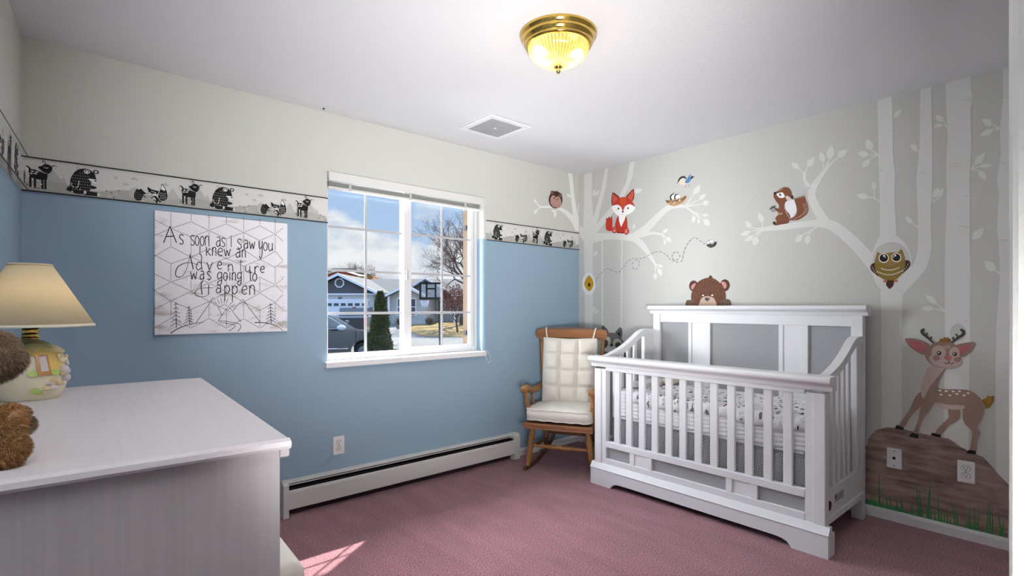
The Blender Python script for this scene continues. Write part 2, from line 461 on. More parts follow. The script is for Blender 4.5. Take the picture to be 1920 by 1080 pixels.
# ------------------------------------------------------------------ wallpaper border
m_bpap = M('border_paper', '#d9d9d6', rough=0.8)
m_bgrnd = M('border_grey_ground', '#b3b3ae', rough=0.8)
m_bmtn = M('border_pale_grey', '#bfbfbc', rough=0.8)
m_black = M('black_print', '#1c1c1d', rough=0.8)
m_bwhite = M('border_white', '#ecece8', rough=0.8)
B0, B1 = 1.7515, 1.9025
PER = 0.590                                               # one repeat of the print
class Flat:
    """Flat printed or painted shapes on a surface; each new shape lies a hair above the one before."""
    def __init__(s, place, step=0.00012, start=0.0006): s.mb = MB(); s.place = place; s.e = start; s.step = step
    def poly(s, pts, mat):
        s.e += s.step
        fl = [Vector((p[0], p[1], 0)) for p in pts]
        s.mb.add([s.place(p[0], p[1], s.e) for p in pts], [list(t) for t in tessellate_polygon([fl])], mat); return s
    def sm(s, pts, mat, n=4): return s.poly(cr(pts, True, n), mat)
    def ell(s, cx, cy, rx, ry, mat, rot=0.0, n=18, a0=0.0, a1=2 * PI):
        c, d = math.cos(rot), math.sin(rot); out = []
        full = abs(a1 - a0) > 6.28
        for i in range(n if full else n + 1):
            a = a0 + (a1 - a0) * i / n; x, y = rx * math.cos(a), ry * math.sin(a)
            out.append((cx + x * c - y * d, cy + x * d + y * c))
        return s.poly(out, mat)
    def line(s, pts, w, mat, smooth=True, n=4):
        if smooth and len(pts) > 2: 
            pts2 = cr(pts, False, n)
        else: pts2 = pts
        m = len(pts2)
        if isinstance(w, (list, tuple)):
            k = len(w) - 1
            ws = []
            for i in range(m):
                t = i / (m - 1) * k; j = min(int(t), k - 1) if k else 0
                ws.append(w[j] + (w[min(j + 1, k)] - w[j]) * (t - j))
        else: ws = [w] * m
        L, R = [], []
        for i in range(m):
            a, b = pts2[max(i - 1, 0)], pts2[min(i + 1, m - 1)]
            dx, dy = b[0] - a[0], b[1] - a[1]; q = math.hypot(dx, dy) or 1
            nx, ny = -dy / q * ws[i] / 2, dx / q * ws[i] / 2
            L.append((pts2[i][0] + nx, pts2[i][1] + ny)); R.append((pts2[i][0] - nx, pts2[i][1] - ny))
        s.e += s.step
        vs = [s.place(p[0], p[1], s.e) for p in L + R]
        s.mb.add(vs, [[i, i + 1, m + i + 1, m + i] for i in range(m - 1)], mat); return s
    def leaf(s, x0, y0, x1, y1, w, mat):
        dx, dy = x1 - x0, y1 - y0; q = math.hypot(dx, dy); nx, ny = -dy / q * w / 2, dx / q * w / 2
        pts = [(x0, y0)]
        for t, k in ((0.15, 0.55), (0.4, 1), (0.7, 0.75)): pts.append((x0 + dx * t + nx * k, y0 + dy * t + ny * k))
        pts.append((x1, y1))
        for t, k in ((0.7, 0.75), (0.4, 1), (0.15, 0.55)): pts.append((x0 + dx * t - nx * k, y0 + dy * t - ny * k))
        return s.poly(pts, mat)
    def dots(s, pts, r, mat, n=6):
        s.e += s.step
        for (x, y) in pts:
            vs = [s.place(x + r * math.cos(2 * PI * i / n), y + r * math.sin(2 * PI * i / n), s.e) for i in range(n)]
            s.mb.add(vs, [list(range(n))], mat)
        return s
# the print was drawn once in the units of its first repeat: u runs 0..29.8 along, v runs 0..5.9 up (1.98 cm and 2.55 cm each)
def border_tile(fl, u0, umin, umax, tr, per=PER):
    UX, UZ = per / 29.8, 0.0255
    U = 0.0222
    def ok(a, b): return a >= umin - 0.001 and b <= umax + 0.001
    def P(pts): return [(tr(u0 + (p[0] * dx[0] + dx[1]) * UX), B0 + p[1] * UZ) for p in pts]
    dx = [1.0, 0.0]
    def put(kind, a, b, fn):
        if ok(u0 + a * UX, u0 + b * UX): fn()
    g, w, k, mt = m_bgrnd, m_bwhite, m_black, m_bmtn
    def deer():
        fl.poly(P(cr([(1.9, 3.5), (2.3, 3.85), (3.2, 3.9), (5.2, 3.45), (5.6, 3.5), (5.6, 2.6), (5.3, 2.3), (3.6, 2.2), (2.3, 2.5), (2.0, 2.9)])), k)
        for x, y in ((2.2, 0.75), (3.1, 0.65), (4.6, 0.6), (5.2, 0.6)): fl.line(P([(x, 2.6), (x, y)]), 0.36 * U, k, False)
        fl.poly(P(cr([(5.0, 3.6), (5.9, 3.5), (6.5, 4.1), (6.6, 4.6), (6.2, 5.0), (5.2, 5.15), (4.4, 4.7), (3.75, 4.5), (3.9, 4.2), (4.6, 3.75)])), k)
        fl.leaf(*P([(5.2, 5.1)])[0], *P([(4.6, 5.75)])[0], 0.55 * U, k); fl.leaf(*P([(5.1, 5.15)])[0], *P([(4.7, 5.6)])[0], 0.25 * U, w)
        fl.leaf(*P([(6.5, 4.75)])[0], *P([(7.6, 5.0)])[0], 0.6 * U, k); fl.leaf(*P([(6.7, 4.72)])[0], *P([(7.5, 4.93)])[0], 0.36 * U, w)
        fl.leaf(*P([(2.2, 3.4)])[0], *P([(1.4, 4.5)])[0], 0.75 * U, k); fl.leaf(*P([(1.8, 3.5)])[0], *P([(1.4, 4.3)])[0], 0.38 * U, w)
        for x, y in ((2.6, 3.55), (3.5, 3.55), (2.4, 3.15), (3.2, 3.2)): fl.ell(*P([(x, y)])[0], 0.25 * U, 0.13 * U, w)
        fl.line(P([(4.9, 4.55), (5.4, 4.4), (5.8, 4.55)]), 0.12 * U, w)
    def bear():
        fl.ell(*P([(8.8, 1.15)])[0], 0.6 * U, 0.5 * U, k)
        fl.poly(P(cr([(9.0, 1.0), (8.75, 2.2), (9.0, 3.4), (9.9, 4.6), (11.2, 5.2), (12.6, 5.2), (13.7, 4.6), (14.0, 4.0), (14.2, 3.2), (13.2, 2.9), (13.0, 2.0), (12.6, 0.9), (11.0, 0.45), (9.6, 0.5)])), k)
        fl.poly(P(cr([(12.3, 2.4), (13.6, 2.2), (14.3, 2.0), (13.8, 1.7), (12.6, 1.6)])), k)
        fl.poly(P(cr([(11.6, 0.4), (11.8, 1.2), (13.4, 1.1), (14.6, 1.0), (14.8, 0.7), (14.4, 0.4), (13.0, 0.35)])), k)
        fl.ell(*P([(14.1, 4.9)])[0], 0.5 * U, 0.42 * U, k); fl.ell(*P([(14.1, 4.9)])[0], 0.26 * U, 0.2 * U, w)
        fl.ell(*P([(12.2, 4.75)])[0], 0.55 * U, 0.42 * U, w); fl.ell(*P([(12.2, 4.75)])[0], 0.42 * U, 0.3 * U, k); fl.ell(*P([(12.2, 4.7)])[0], 0.26 * U, 0.22 * U, w)
        fl.poly(P(cr([(12.5, 3.45), (13.6, 3.5), (14.25, 3.4), (14.2, 2.75), (13.4, 2.8)])), w); fl.ell(*P([(14.0, 3.2)])[0], 0.25 * U, 0.14 * U, k)
        fl.ell(*P([(11.8, 0.85)])[0], 0.22 * U, 0.36 * U, w); fl.ell(*P([(14.6, 0.7)])[0], 0.2 * U, 0.32 * U, w)
        fl.line(P([(8.95, 2.4), (9.2, 1.7), (9.9, 1.45), (10.4, 1.9), (10.6, 2.9)]), 0.1 * U, w)
        fl.dots(P([(9.3 + 0.5 * (i % 8) + 0.12 * (i // 8 % 2), 1.2 + 0.52 * (i // 8)) for i in range(56) if not (i // 8 > 5 and i % 8 < 3) and not (i % 8 > 6 and i // 8 > 3)]), 0.07 * U, w, 5)
    def hedgehog():
        fl.ell(*P([(21.3, 1.7)])[0], 1.3 * U, 1.35 * U, mt)
        fl.dots(P([(21.3 + r * math.cos(a * 0.35 + 1.2), 1.75 + r * math.sin(a * 0.35 + 1.2)) for r in (0.9, 1.15) for a in range(0, 9)]), 0.05 * U, g, 4)
        fl.poly(P(cr([(20.9, 0.8), (20.9, 1.8), (21.5, 2.7), (22.3, 2.75), (22.9, 2.3), (23.4, 1.95), (22.9, 1.75), (22.6, 1.2), (22.3, 0.55), (21.5, 0.4)])), k)
        fl.ell(*P([(21.8, 2.75)])[0], 0.22 * U, 0.2 * U, w)
        fl.poly(P([(22.6, 1.4), (23.0, 1.55), (23.2, 1.2)]), k)
        fl.dots(P([(21.2 + 0.35 * (i % 4), 0.8 + 0.4 * (i // 4)) for i in range(14)]), 0.05 * U, w, 4)
    def fox():
        fl.poly(P([(23.6, 3.1), (23.8, 3.3), (24.5, 2.9), (25.6, 2.8), (26.1, 2.75), (25.9, 2.2), (25.3, 1.8), (24.6, 1.75), (23.9, 2.3)]), k)
        fl.poly(P([(24.0, 2.4), (24.6, 2.0), (25.4, 2.2), (25.7, 1.9), (25.2, 1.6), (24.6, 1.7)]), w)
        fl.poly(P([(24.9, 1.7), (25.4, 1.75), (26.2, 0.9), (26.6, 0.75), (26.4, 0.45), (25.9, 0.75), (25.6, 0.1), (25.3, 0.75), (24.9, 1.1)]), k)
        fl.poly(P([(25.0, 1.5), (25.5, 0.9), (25.3, 0.8), (24.9, 1.2)]), w); fl.line(P([(24.2, 1.05), (25.0, 1.5)]), 0.14 * U, k, False)
        fl.poly(P(cr([(26.3, 1.0), (25.9, 1.6), (26.2, 2.6), (26.6, 3.6), (26.7, 4.3), (27.4, 3.6), (27.9, 2.4), (27.8, 1.4), (27.1, 0.9)])), k)
        fl.poly(P([(26.5, 3.1), (26.8, 4.15), (27.5, 3.2), (27.2, 2.85), (26.8, 3.1)]), w)
        fl.dots(P([(26.3 + 0.36 * (i % 4) + 0.15 * (i // 4 % 2), 1.3 + 0.36 * (i // 4)) for i in range(16)]), 0.1 * U, w, 4)
        fl.line(P([(24.4, 2.5), (25.5, 2.35)]), 0.1 * U, w, False)
    for cx_, cy_, s_, in ((17.2, 4.35, 0.5), (19.2, 3.35, 0.75), (20.9, 4.6, 0.95), (27.6, 4.25, 0.7), (29.5, 3.0, 0.01), (10.0, 5.3, 0.4)):
        def cloud(): fl.poly(P([(cx_ - s_, cy_ - 0.25), (cx_ - 0.5 * s_, cy_ + 0.15), (cx_, cy_ + 0.35), (cx_ + 0.5 * s_, cy_ + 0.1), (cx_ + s_, cy_ - 0.25)]), mt)
        put('c', cx_ - 1, cx_ + 1, cloud)
    dx[:] = [0.85, -0.25]; put('d', 0.7, 6.4, deer); dx[:] = [1.0, 0.0]
    dx[:] = [0.9, 0.65]; put('b', 7.9, 14.2, bear); dx[:] = [1.0, 0.0]; put('h', 20, 23.5, hedgehog); put('f', 23.5, 28, fox)
    for i in range(26):
        x = (i * 7.37 + 0.6) % 29; y = 0.35 + (i * 0.61) % 1.7
        put('x', x - .2, x + .2, lambda: fl.ell(*P([(x, y)])[0], 0.16 * U, 0.11 * U, w if i % 3 == 0 else k, n=6))
def border_back(name, x0, x1, label, BX, PER):
    fl = Flat(lambda x, z, e: Vector((x, WY - 0.0008 - e, z)), 0.00006)
    fl.poly([(x0, B0), (x1, B0), (x1, B1), (x0, B1)], m_bpap)
    U, UX = 0.0255, PER / 29.8
    # grey meadow and hills run under the animals
    n = int((x1 - x0) / 0.02)
    def edge(x):
        t = ((x - BX) / UX) % 29.8
        return B0 + U * (1.75 + 0.45 * math.sin(t * 2 * PI / 29.8 * 2 - 0.6) + 0.06 * math.sin(t * 9))
    for j in range(-1, 6):
        for (a, b, h) in ((-2.6, 1.4, 3.7), (2.2, 8.3, 4.6), (6.0, 8.6, 3.3), (27.2, 30.6, 3.6)):
            xa, xb = BX + j * PER + a * UX, BX + j * PER + b * UX
            if xa > x0 + .002 and xb < x1 - .002: fl.poly([(xa, B0 + U), (xb, B0 + U), ((xa + xb) / 2, B0 + h * U)], m_bmtn)
    xs = [x0 + (x1 - x0) * i / n for i in range(n + 1)]
    fl.poly([(x0, B0)] + [(x1, B0)] + [(x, edge(x)) for x in xs[::-1]], m_bgrnd)
    for j in range(-1, 6): border_tile(fl, BX + j * PER, x0, x1, lambda u: u, PER)
    for z in (B0, B1): fl.poly([(x0, z - 0.003), (x1, z - 0.003), (x1, z + 0.003), (x0, z + 0.003)], m_black)
    o = fl.mb.build(name, None, (x0, WY, B0)); o.location = (x0, WY, B0)
    return tag(o, label, 'wallpaper border', group='woodland animal wallpaper border')
border_back('wallpaper_border', wl_x(WY), WL - 0.001, 'black and white woodland animal wallpaper border between left corner and window', wl_x(WY) - 0.002, 0.590)
border_back('wallpaper_border', WR + 0.026, WX - 0.001, 'short piece of woodland animal wallpaper border right of the window', 2.452, 0.565)
def left_place(y, z, e): return Vector((wl_x(y) + 0.0008 + e, y, z))
fl = Flat(left_place, 0.00006)
fl.poly([(WY, B0), (0.2, B0), (0.2, B1), (WY, B1)], m_bpap)
fl.poly([(WY, B0), (0.2, B0), (0.2, B0 + 0.05), (WY, B0 + 0.045)], m_bgrnd)
for j in range(5): border_tile(fl, 0.3 + j * PER, 0.2, WY, lambda u: u)
for z in (B0, B1): fl.poly([(WY, z - 0.003), (0.2, z - 0.003), (0.2, z + 0.003), (WY, z + 0.003)], m_black)
o = fl.mb.build('wallpaper_border', None, (wl_x(WY), WY, B0)); o.location = (wl_x(WY), WY, B0)
tag(o, 'strip of woodland animal wallpaper border on the left side wall', 'wallpaper border', group='woodland animal wallpaper border')
# ================================================================== fixtures on the walls and ceiling
m_heat = M('heater_enamel', '#d9d9d6', rough=0.45, spec=0.4)
m_dark = M('dark_slot', '#17181b', rough=0.7)
hx0, hx1 = 1.0, 2.84
h = thing('baseboard_heater', 'long white baseboard heater with dark slots under the window', 'heater', ((hx0 + hx1) / 2, WY - 0.035, 0))
ho = tuple(h.location)
m_hdark = M('dark_heater_base', '#3c2c33', rough=0.8)
mb = MB().box(hx0 + .05, hx1 - .05, WY - 0.012, WY - 0.002, 0.0, 0.20, m_hdark)
mb.build('back_plate', h, ho)
yf = WY - 0.066
mb = MB().prism([(WY - 0.002, 0.200), (WY - 0.002, 0.206), (WY - 0.034, 0.206), (WY - 0.050, 0.199), (WY - 0.050, 0.193), (WY - 0.034, 0.200)], 'x', hx0 + 0.02, hx1 - 0.02, m_heat)
mb.build('top_cover', h, ho)
mb = MB().prism([(WY - 0.040, 0.186), (WY - 0.051, 0.186), (WY - 0.0525, 0.183), (WY - 0.0415, 0.183)], 'x', hx0 + 0.02, hx1 - 0.04, m_heat)
mb.build('damper', h, ho)
mb = MB().prism([(yf + 0.006, 0.152), (yf + 0.004, 0.158), (yf, 0.152), (yf, 0.146), (yf - 0.002, 0.143), (yf - 0.002, 0.048), (yf + 0.012, 0.040), (yf + 0.014, 0.044), (yf + 0.004, 0.052), (yf + 0.004, 0.146)], 'x', hx0 + 0.02, hx1 - 0.02, m_heat)
mb.build('front_panel', h, ho)
mb = MB().box(hx0 + 0.05, hx1 - 0.05, WY - 0.048, WY - 0.014, 0.06, 0.165, m_dark)
mb.build('heating_element', h, ho)
endp = [(WY - 0.002, 0.0), (WY - 0.002, 0.210), (WY - 0.040, 0.210), (WY - 0.058, 0.203), (yf - 0.004, 0.188), (yf - 0.005, 0.0)]
for a, b in ((hx1 - 0.055, hx1), (hx0, hx0 + 0.03)):
    soften(MB().prism(endp, 'x', a, b, m_heat).build('end_cap', h, ho), 0.004)

# outlets
m_plate = M('white_plastic_plate', '#eeeeec', rough=0.35, spec=0.4)
m_hole = M('outlet_slot', '#1d1a19', rough=0.6)
def outlet(name, label, p, axis, duplex=True):
    """axis 'y': on the back wall facing -Y; 'x': on the right wall facing -X."""
    t = thing(name, label, 'outlet' if duplex else 'wall jack', p, 0 if axis == 'y' else -PI / 2)
    pl = MB().box(-0.036, 0.036, -0.006, 0, -0.058, 0.058, m_plate, 0.003, 2).build('cover_plate', t)
    if duplex:
        for s in (-1, 1):
            q = [(0.0175 * math.cos(a), s * 0.0195 + max(-0.013, min(0.013, 0.0175 * math.sin(a)))) for a in [2 * PI * i / 28 for i in range(28)]]
            r = MB().prism(q, 'y', -0.0085, -0.004, m_plate).build('receptacle', t)
            k = MB().prism([(x * 1.09, s * 0.0195 + (z - s * 0.0195) * 1.1) for x, z in q], 'y', -0.0062, -0.005, m_hole)
            for dx in (-0.0065, 0.0065): k.box(dx - 0.0014, dx + 0.0014, -0.0091, -0.008, s * 0.0195 - 0.001, s * 0.0195 + 0.008, m_hole)
            k.lathe([(0, 0), (0.0028, 0), (0.0028, 0.0008), (0, 0.0008)], m_hole, 10, mtx=Matrix.Translation((0, -0.0083, s * 0.0195 - 0.007)) @ Matrix.Rotation(PI / 2, 4, 'X'))
            k.build('slots', r)
        MB().ball((0, -0.006, 0), (0.003, 0.0015, 0.003), m_hole, 8, 6).build('screw', t)
    else:
        k = MB().box(-0.007, 0.007, -0.0068, -0.005, -0.006, 0.006, m_hole).box(-0.004, 0.004, -0.0068, -0.005, 0.005, 0.010, m_hole)
        k.build('phone_socket', t)
        for z in (-0.042, 0.042): MB().ball((0, -0.006, z), (0.0035, 0.0014, 0.0025), m_hole, 8, 6).build('screw', t)
    return t
p = on_y(635, 834.5, WY); outlet('wall_outlet', 'white double outlet on the blue wall above the heater', (p.x, WY, p.z), 'y')
p = on_x(1811.5, 884.5, WX); outlet('wall_outlet', 'white double outlet set in the painted brown rock', (WX - 0.001, p.y, p.z), 'x')
p = on_x(1677, 859, WX); outlet('phone_jack', 'white phone jack plate on the painted rock nearer the crib', (WX - 0.001, p.y, p.z), 'x', False)

# ceiling vent
vx0, vx1, vy0, vy1 = 2.065, 2.415, 2.55, 2.905
v = thing('ceiling_vent', 'square white ceiling vent with a fine grey grid', 'vent', ((vx0 + vx1) / 2, (vy0 + vy1) / 2, CH))
vo = tuple(v.location)
m_vent = M('vent_white', '#e4e4e6', rough=0.45)
mb = MB()
w = 0.042
def bar(x0, x1, y0, y1): mb.box(x0, x1, y0, y1, CH - 0.012, CH - 0.0005, m_vent, 0.004)
bar(vx0, vx1, vy0, vy0 + w); bar(vx0, vx1, vy1 - w, vy1); bar(vx0, vx0 + w, vy0 + w, vy1 - w); bar(vx1 - w, vx1, vy0 + w, vy1 - w)
mb.build('vent_frame', v, vo)
MB().box(vx0 + 0.03, vx1 - 0.03, vy0 + 0.03, vy1 - 0.03, CH - 0.0022, CH - 0.001, M('vent_shadow', '#3a3b40', rough=0.9)).build('duct_shade', v, vo)  # dark sheet stands in for the shade inside the duct
mb = MB()
gx0, gx1, gy0, gy1 = vx0 + w, vx1 - w, vy0 + w, vy1 - w
N = 18
m_grid = M('vent_grid', '#a9aaae', rough=0.5)
for i in range(1, N):
    x = gx0 + (gx1 - gx0) * i / N; mb.box(x - 0.0028, x + 0.0028, gy0, gy1, CH - 0.009, CH - 0.004, m_grid)
    y = gy0 + (gy1 - gy0) * i / N; mb.box(gx0, gx1, y - 0.0028, y + 0.0028, CH - 0.0088, CH - 0.0042, m_grid)
mb.build('grid', v, vo)
xc, yc = (vx0 + vx1) / 2, (vy0 + vy1) / 2
MB().lathe([(0, 0), (0.010, 0.001), (0.010, 0.005), (0, 0.005)], m_vent, 12, (xc, yc, CH - 0.0115)).build('screw', v, vo)
p = on_z(607, 203, CH)
top(MB().lathe([(0, 0), (0.006, 0.002), (0.006, 0.008), (0, 0.008)], m_dark, 10, (p.x, p.y, CH - 0.0085)), 'ceiling_screw', 'tiny black screw in the ceiling beside the window wall', 'screw', (p.x, p.y, CH))

# ceiling light: brass pan, ribbed glass bowl, finial
m_brass = M('polished_brass', '#d8b45c', rough=0.12, metal=1.0)
lx, ly = 1.687, 1.612
cl = thing('ceiling_light', 'round brass ceiling light with ribbed amber glass bowl', 'ceiling light', (lx, ly, CH))
MB().lathe([(0, -0.001), (0.168, -0.001), (0.172, -0.006), (0.168, -0.016), (0.158, -0.022), (0.160, -0.028), (0.155, -0.040), (0.146, -0.046), (0.148, -0.052), (0.144, -0.060), (0.134, -0.062), (0.130, -0.056), (0.128, -0.02), (0, -0.015)], m_brass, 64).build('brass_pan', cl)
def bowl_mat(name, mix, col):
    m = bpy.data.materials.new(name); m.use_nodes = True
    t = m.node_tree; n = t.nodes; L = t.links; n.clear()
    o = n.new('ShaderNodeOutputMaterial'); a = n.new('ShaderNodeBsdfTransparent'); d = n.new('ShaderNodeBsdfTranslucent'); g = n.new('ShaderNodeBsdfGlossy')
    x = n.new('ShaderNodeMixShader'); y = n.new('ShaderNodeMixShader')
    a.inputs[0].default_value = (1.0, 0.88, 0.55, 1); d.inputs[0].default_value = (*col, 1)
    g.inputs['Roughness'].default_value = 0.08
    x.inputs[0].default_value = mix; y.inputs[0].default_value = 0.10
    L.new(a.outputs[0], x.inputs[1]); L.new(d.outputs[0], x.inputs[2]); L.new(x.outputs[0], y.inputs[1]); L.new(g.outputs[0], y.inputs[2]); L.new(y.outputs[0], o.inputs[0])
    return m
pr = [(0.133, -0.056), (0.135, -0.062)] + [(0.134 * math.cos(a), -0.062 - 0.082 * math.sin(a)) for a in [PI / 2 * i / 12 for i in range(1, 12)]] + [(0.012, -0.1445)]
bw_ = MB().lathe(pr, bowl_mat('amber_glass', 0.28, (1.0, 0.80, 0.36)), 216, flute=54, fl=0.009)
k2 = bw_.mi(bowl_mat('amber_glass_ridge', 0.62, (1.0, 0.84, 0.44)))
for q in range(len(bw_.f)):
    if min(bw_.f[q]) % 216 % 4 < 2 and 216 <= min(bw_.f[q]) < 216 * 11: bw_.m[q] = k2
bw_.build('glass_bowl', cl)
MB().lathe([(0.0, -0.140), (0.018, -0.142), (0.020, -0.147), (0.012, -0.152), (0.008, -0.157), (0.011, -0.162), (0.009, -0.168), (0.005, -0.172), (0.006, -0.176), (0.0, -0.181)], m_brass, 20).build('finial', cl)
MB().lathe([(0.005, -0.142), (0.005, -0.02)], m_brass, 10).build('stem', cl)
mbulb = emit_mat('lit_bulb', (1.0, 0.80, 0.48), 5.0)
for s, a in ((1, 2.6), (-1, 2.6)):
    bx, by = 0.062 * s * math.cos(a), 0.062 * s * math.sin(a)
    rot = Matrix.Rotation(a + (0 if s > 0 else PI), 4, 'Z') @ Matrix.Rotation(PI / 2, 4, 'Y')
    so = MB().lathe([(0, -0.05), (0.016, -0.05), (0.016, -0.01), (0, -0.01)], m_brass, 16, mtx=Matrix.Translation((bx, by, -0.082)) @ rot).build('socket', cl)
    MB().lathe([(0.008, -0.012), (0.012, 0.0), (0.022, 0.018), (0.025, 0.032), (0.020, 0.046), (0.0, 0.056)], mbulb, 20, mtx=Matrix.Translation((bx, by, -0.082)) @ rot).build('bulb', cl)
    pl = lamp('bulb_glow', 'POINT', (lx + bx, ly + by, CH - 0.10), 1.3, (1.0, 0.88, 0.70), shadow_soft_size=0.05)

# ------------------------------------------------------------------ raised blind with its cord
bl = thing('window_blind', 'white slatted blind pulled up to the top of the window', 'blind', (1.89, 3.225, 2.074))
bo = tuple(bl.location)
m_blind = M('blind_white', '#dcdcda', rough=0.45)
m_slat = M('blind_slat', '#c9c9c4', rough=0.5)
x0, x1 = WL + 0.004, 2.497
soften(MB().prism([(3.200, 2.072), (3.200, 2.034), (3.203, 2.031), (3.258, 2.031), (3.258, 2.072)], 'x', x0, x1, m_blind).build('head_rail', bl, bo), 0.003)
soften(MB().box(x0, x1, 3.186, 3.196, 2.016, 2.073, m_blind, 0.002).build('valance', bl, bo), 0.002)
for k in range(7):
    z = 2.012 - 0.0035 * k
    MB().prism([(3.206, z), (3.229, z + 0.003), (3.252, z), (3.252, z - 0.0012), (3.229, z + 0.0018), (3.206, z - 0.0012)], 'x', x0 + 0.004, x1 - 0.01, m_slat).build('slat', bl, bo)
MB().box(x0 + 0.003, x1 - 0.008, 3.206, 3.252, 1.972, 1.986, m_blind, 0.003).build('bottom_rail', bl, bo)
for x in (1.43, 1.87, 2.34):
    MB().box(x - 0.008, x + 0.008, 3.203, 3.2045, 1.97, 2.02, m_vinylshade).build('ladder_tape', bl, bo)
    MB().tube([(x, 3.23, 1.973), (x, 3.229, 1.966), (x + 0.004, 3.227, 1.960)], 0.003, m_blind, 6).build('button', bl, bo)
cd = [(2.475, 3.196, 2.03), (2.477, 3.190, 1.6), (2.476, 3.190, 1.2), (2.474, 3.185, 0.95), (2.470, 3.168, 0.892), (2.474, 3.160, 0.885), (2.490, 3.158, 0.86), (2.515, 3.160, 0.815), (2.545, 3.166, 0.800), (2.556, 3.17, 0.825), (2.545, 3.172, 0.865), (2.52, 3.170, 0.892), (2.49, 3.18, 0.893), (2.484, 3.19, 0.95), (2.482, 3.192, 1.3), (2.480, 3.194, 2.03)]
MB().tube(cr(cd, False, 5), 0.0022, m_blind, 6).build('pull_cord', bl, bo)

# ------------------------------------------------------------------ canvas with the hand-lettered saying
cvx0, cvx1, cvz0, cvz1 = 0.385, 1.034, 1.086, 1.718
cv = thing('canvas_print', 'whitewashed canvas with hand-lettered adventure saying and mountain drawing', 'wall art', ((cvx0 + cvx1) / 2, WY, (cvz0 + cvz1) / 2))
co = tuple(cv.location)
def canvas_mat():
    m = M('whitewashed_canvas', '#d9d6d6', rough=0.85, bump=(300, 0.3, 0.001))
    t = m.node_tree; n = t.nodes; L = t.links
    tc = n.new('ShaderNodeTexCoord'); mp = n.new('ShaderNodeMapping'); mp.inputs['Scale'].default_value = (5, 5, 14)
    L.new(tc.outputs['Object'], mp.inputs[0])
    x = n.new('ShaderNodeTexNoise'); x.inputs['Scale'].default_value = 1.6; x.inputs['Detail'].default_value = 6; L.new(mp.outputs[0], x.inputs['Vector'])
    r = n.new('ShaderNodeValToRGB'); e = r.color_ramp.elements
    e[0].position = 0.27; e[0].color = (*lin('#bfb8ae'), 1); e[1].position = 0.42; e[1].color = (*lin('#f6f5fa'), 1)
    L.new(x.outputs['Fac'], r.inputs[0]); L.new(r.outputs[0], n['Principled BSDF'].inputs['Base Color'])
    return m
yc = WY - 0.032
MB().box(cvx0, cvx1, yc, WY - 0.001, cvz0, cvz1, canvas_mat(), 0.003, 2).build('stretched_canvas', cv, co)
m_ink = M('black_ink', '#1a1a1c', rough=0.7)
def cplace(px, py, e):
    v = on_y(280 + px / 4.154, 380 + py / 4.154, yc); v.y = yc - e; return v
fl = Flat(cplace, 0.00003, 0.0004)
G = {'s': [[(.88, .85), (.6, 1), (.25, .93), (.17, .7), (.5, .52), (.82, .33), (.82, .1), (.5, 0), (.1, .12)]],
     'o': [[(.5, 1), (.12, .75), (.1, .25), (.5, 0), (.88, .25), (.88, .75), (.5, 1)]],
     'a': [[(.2, .95), (.6, 1), (.85, .8), (.86, .4), (.9, 0)], [(.86, .55), (.4, .6), (.1, .3), (.3, 0), (.7, .1), (.86, .35)]],
     'n': [[(.1, 1), (.1, 0)], [(.12, .7), (.4, 1), (.75, .95), (.88, .6), (.9, 0)]],
     'k': [[(.1, 1.25), (.12, 0)], [(.85, 1), (.15, .5)], [(.3, .6), (.95, 0)]],
     'e': [[(.1, .5), (.9, .6), (.8, .92), (.45, 1), (.1, .7), (.1, .3), (.45, 0), (.92, .15)]],
     'w': [[(0, 1), (.25, 0)], [(.25, 0), (.5, .8)], [(.5, .8), (.75, 0)], [(.75, 0), (1, 1)]],
     'y': [[(.1, 1), (.15, .45), (.45, .25), (.85, .5)], [(.88, 1), (.84, -.3), (.5, -.75), (.2, -.5)]],
     'u': [[(.1, 1), (.1, .3), (.4, 0), (.85, .3)], [(.88, 1), (.92, 0)]],
     'd': [[(.85, .8), (.45, 1), (.1, .6), (.1, .2), (.4, 0), (.85, .3)], [(.6, 2.0), (.85, 1.7), (.82, .7), (.95, 0)]],
     'v': [[(0, 1), (.45, 0)], [(.45, 0), (1, 1)]],
     't': [[(.5, 1.6), (.5, .1), (.85, 0)], [(0, 1.25), (1, 1.3)]],
     'r': [[(.1, 1), (.12, 0)], [(.12, .6), (.5, 1), (.92, .92)]],
     'i': [[(.5, 1), (.5, 0)], [(.46, 1.3), (.54, 1.38)]],
     'g': [[(.88, .9), (.45, 1), (.1, .7), (.15, .3), (.5, .2), (.88, .5)], [(.9, 1), (.88, -.2), (.5, -.6), (.1, -.35), (.3, -.1), (.85, .05)]],
     'p': [[(.1, 1), (.1, -.85)], [(.12, .7), (.5, 1), (.9, .75), (.9, .3), (.5, 0), (.12, .2)]],
     'I': [[(.5, 1), (.5, 0)]],
     'A': [[(.5, 1), (0, 0)], [(.5, 1), (1, 0)], [(.22, .38), (.78, .40)]]}
def write(txt, cx, cyb, w, h, lw=6.6):
    for st in G[txt]: fl.line([(cx - w / 2 + x * w, cyb - y * h) for x, y in st], lw, m_ink, len(st) > 2)
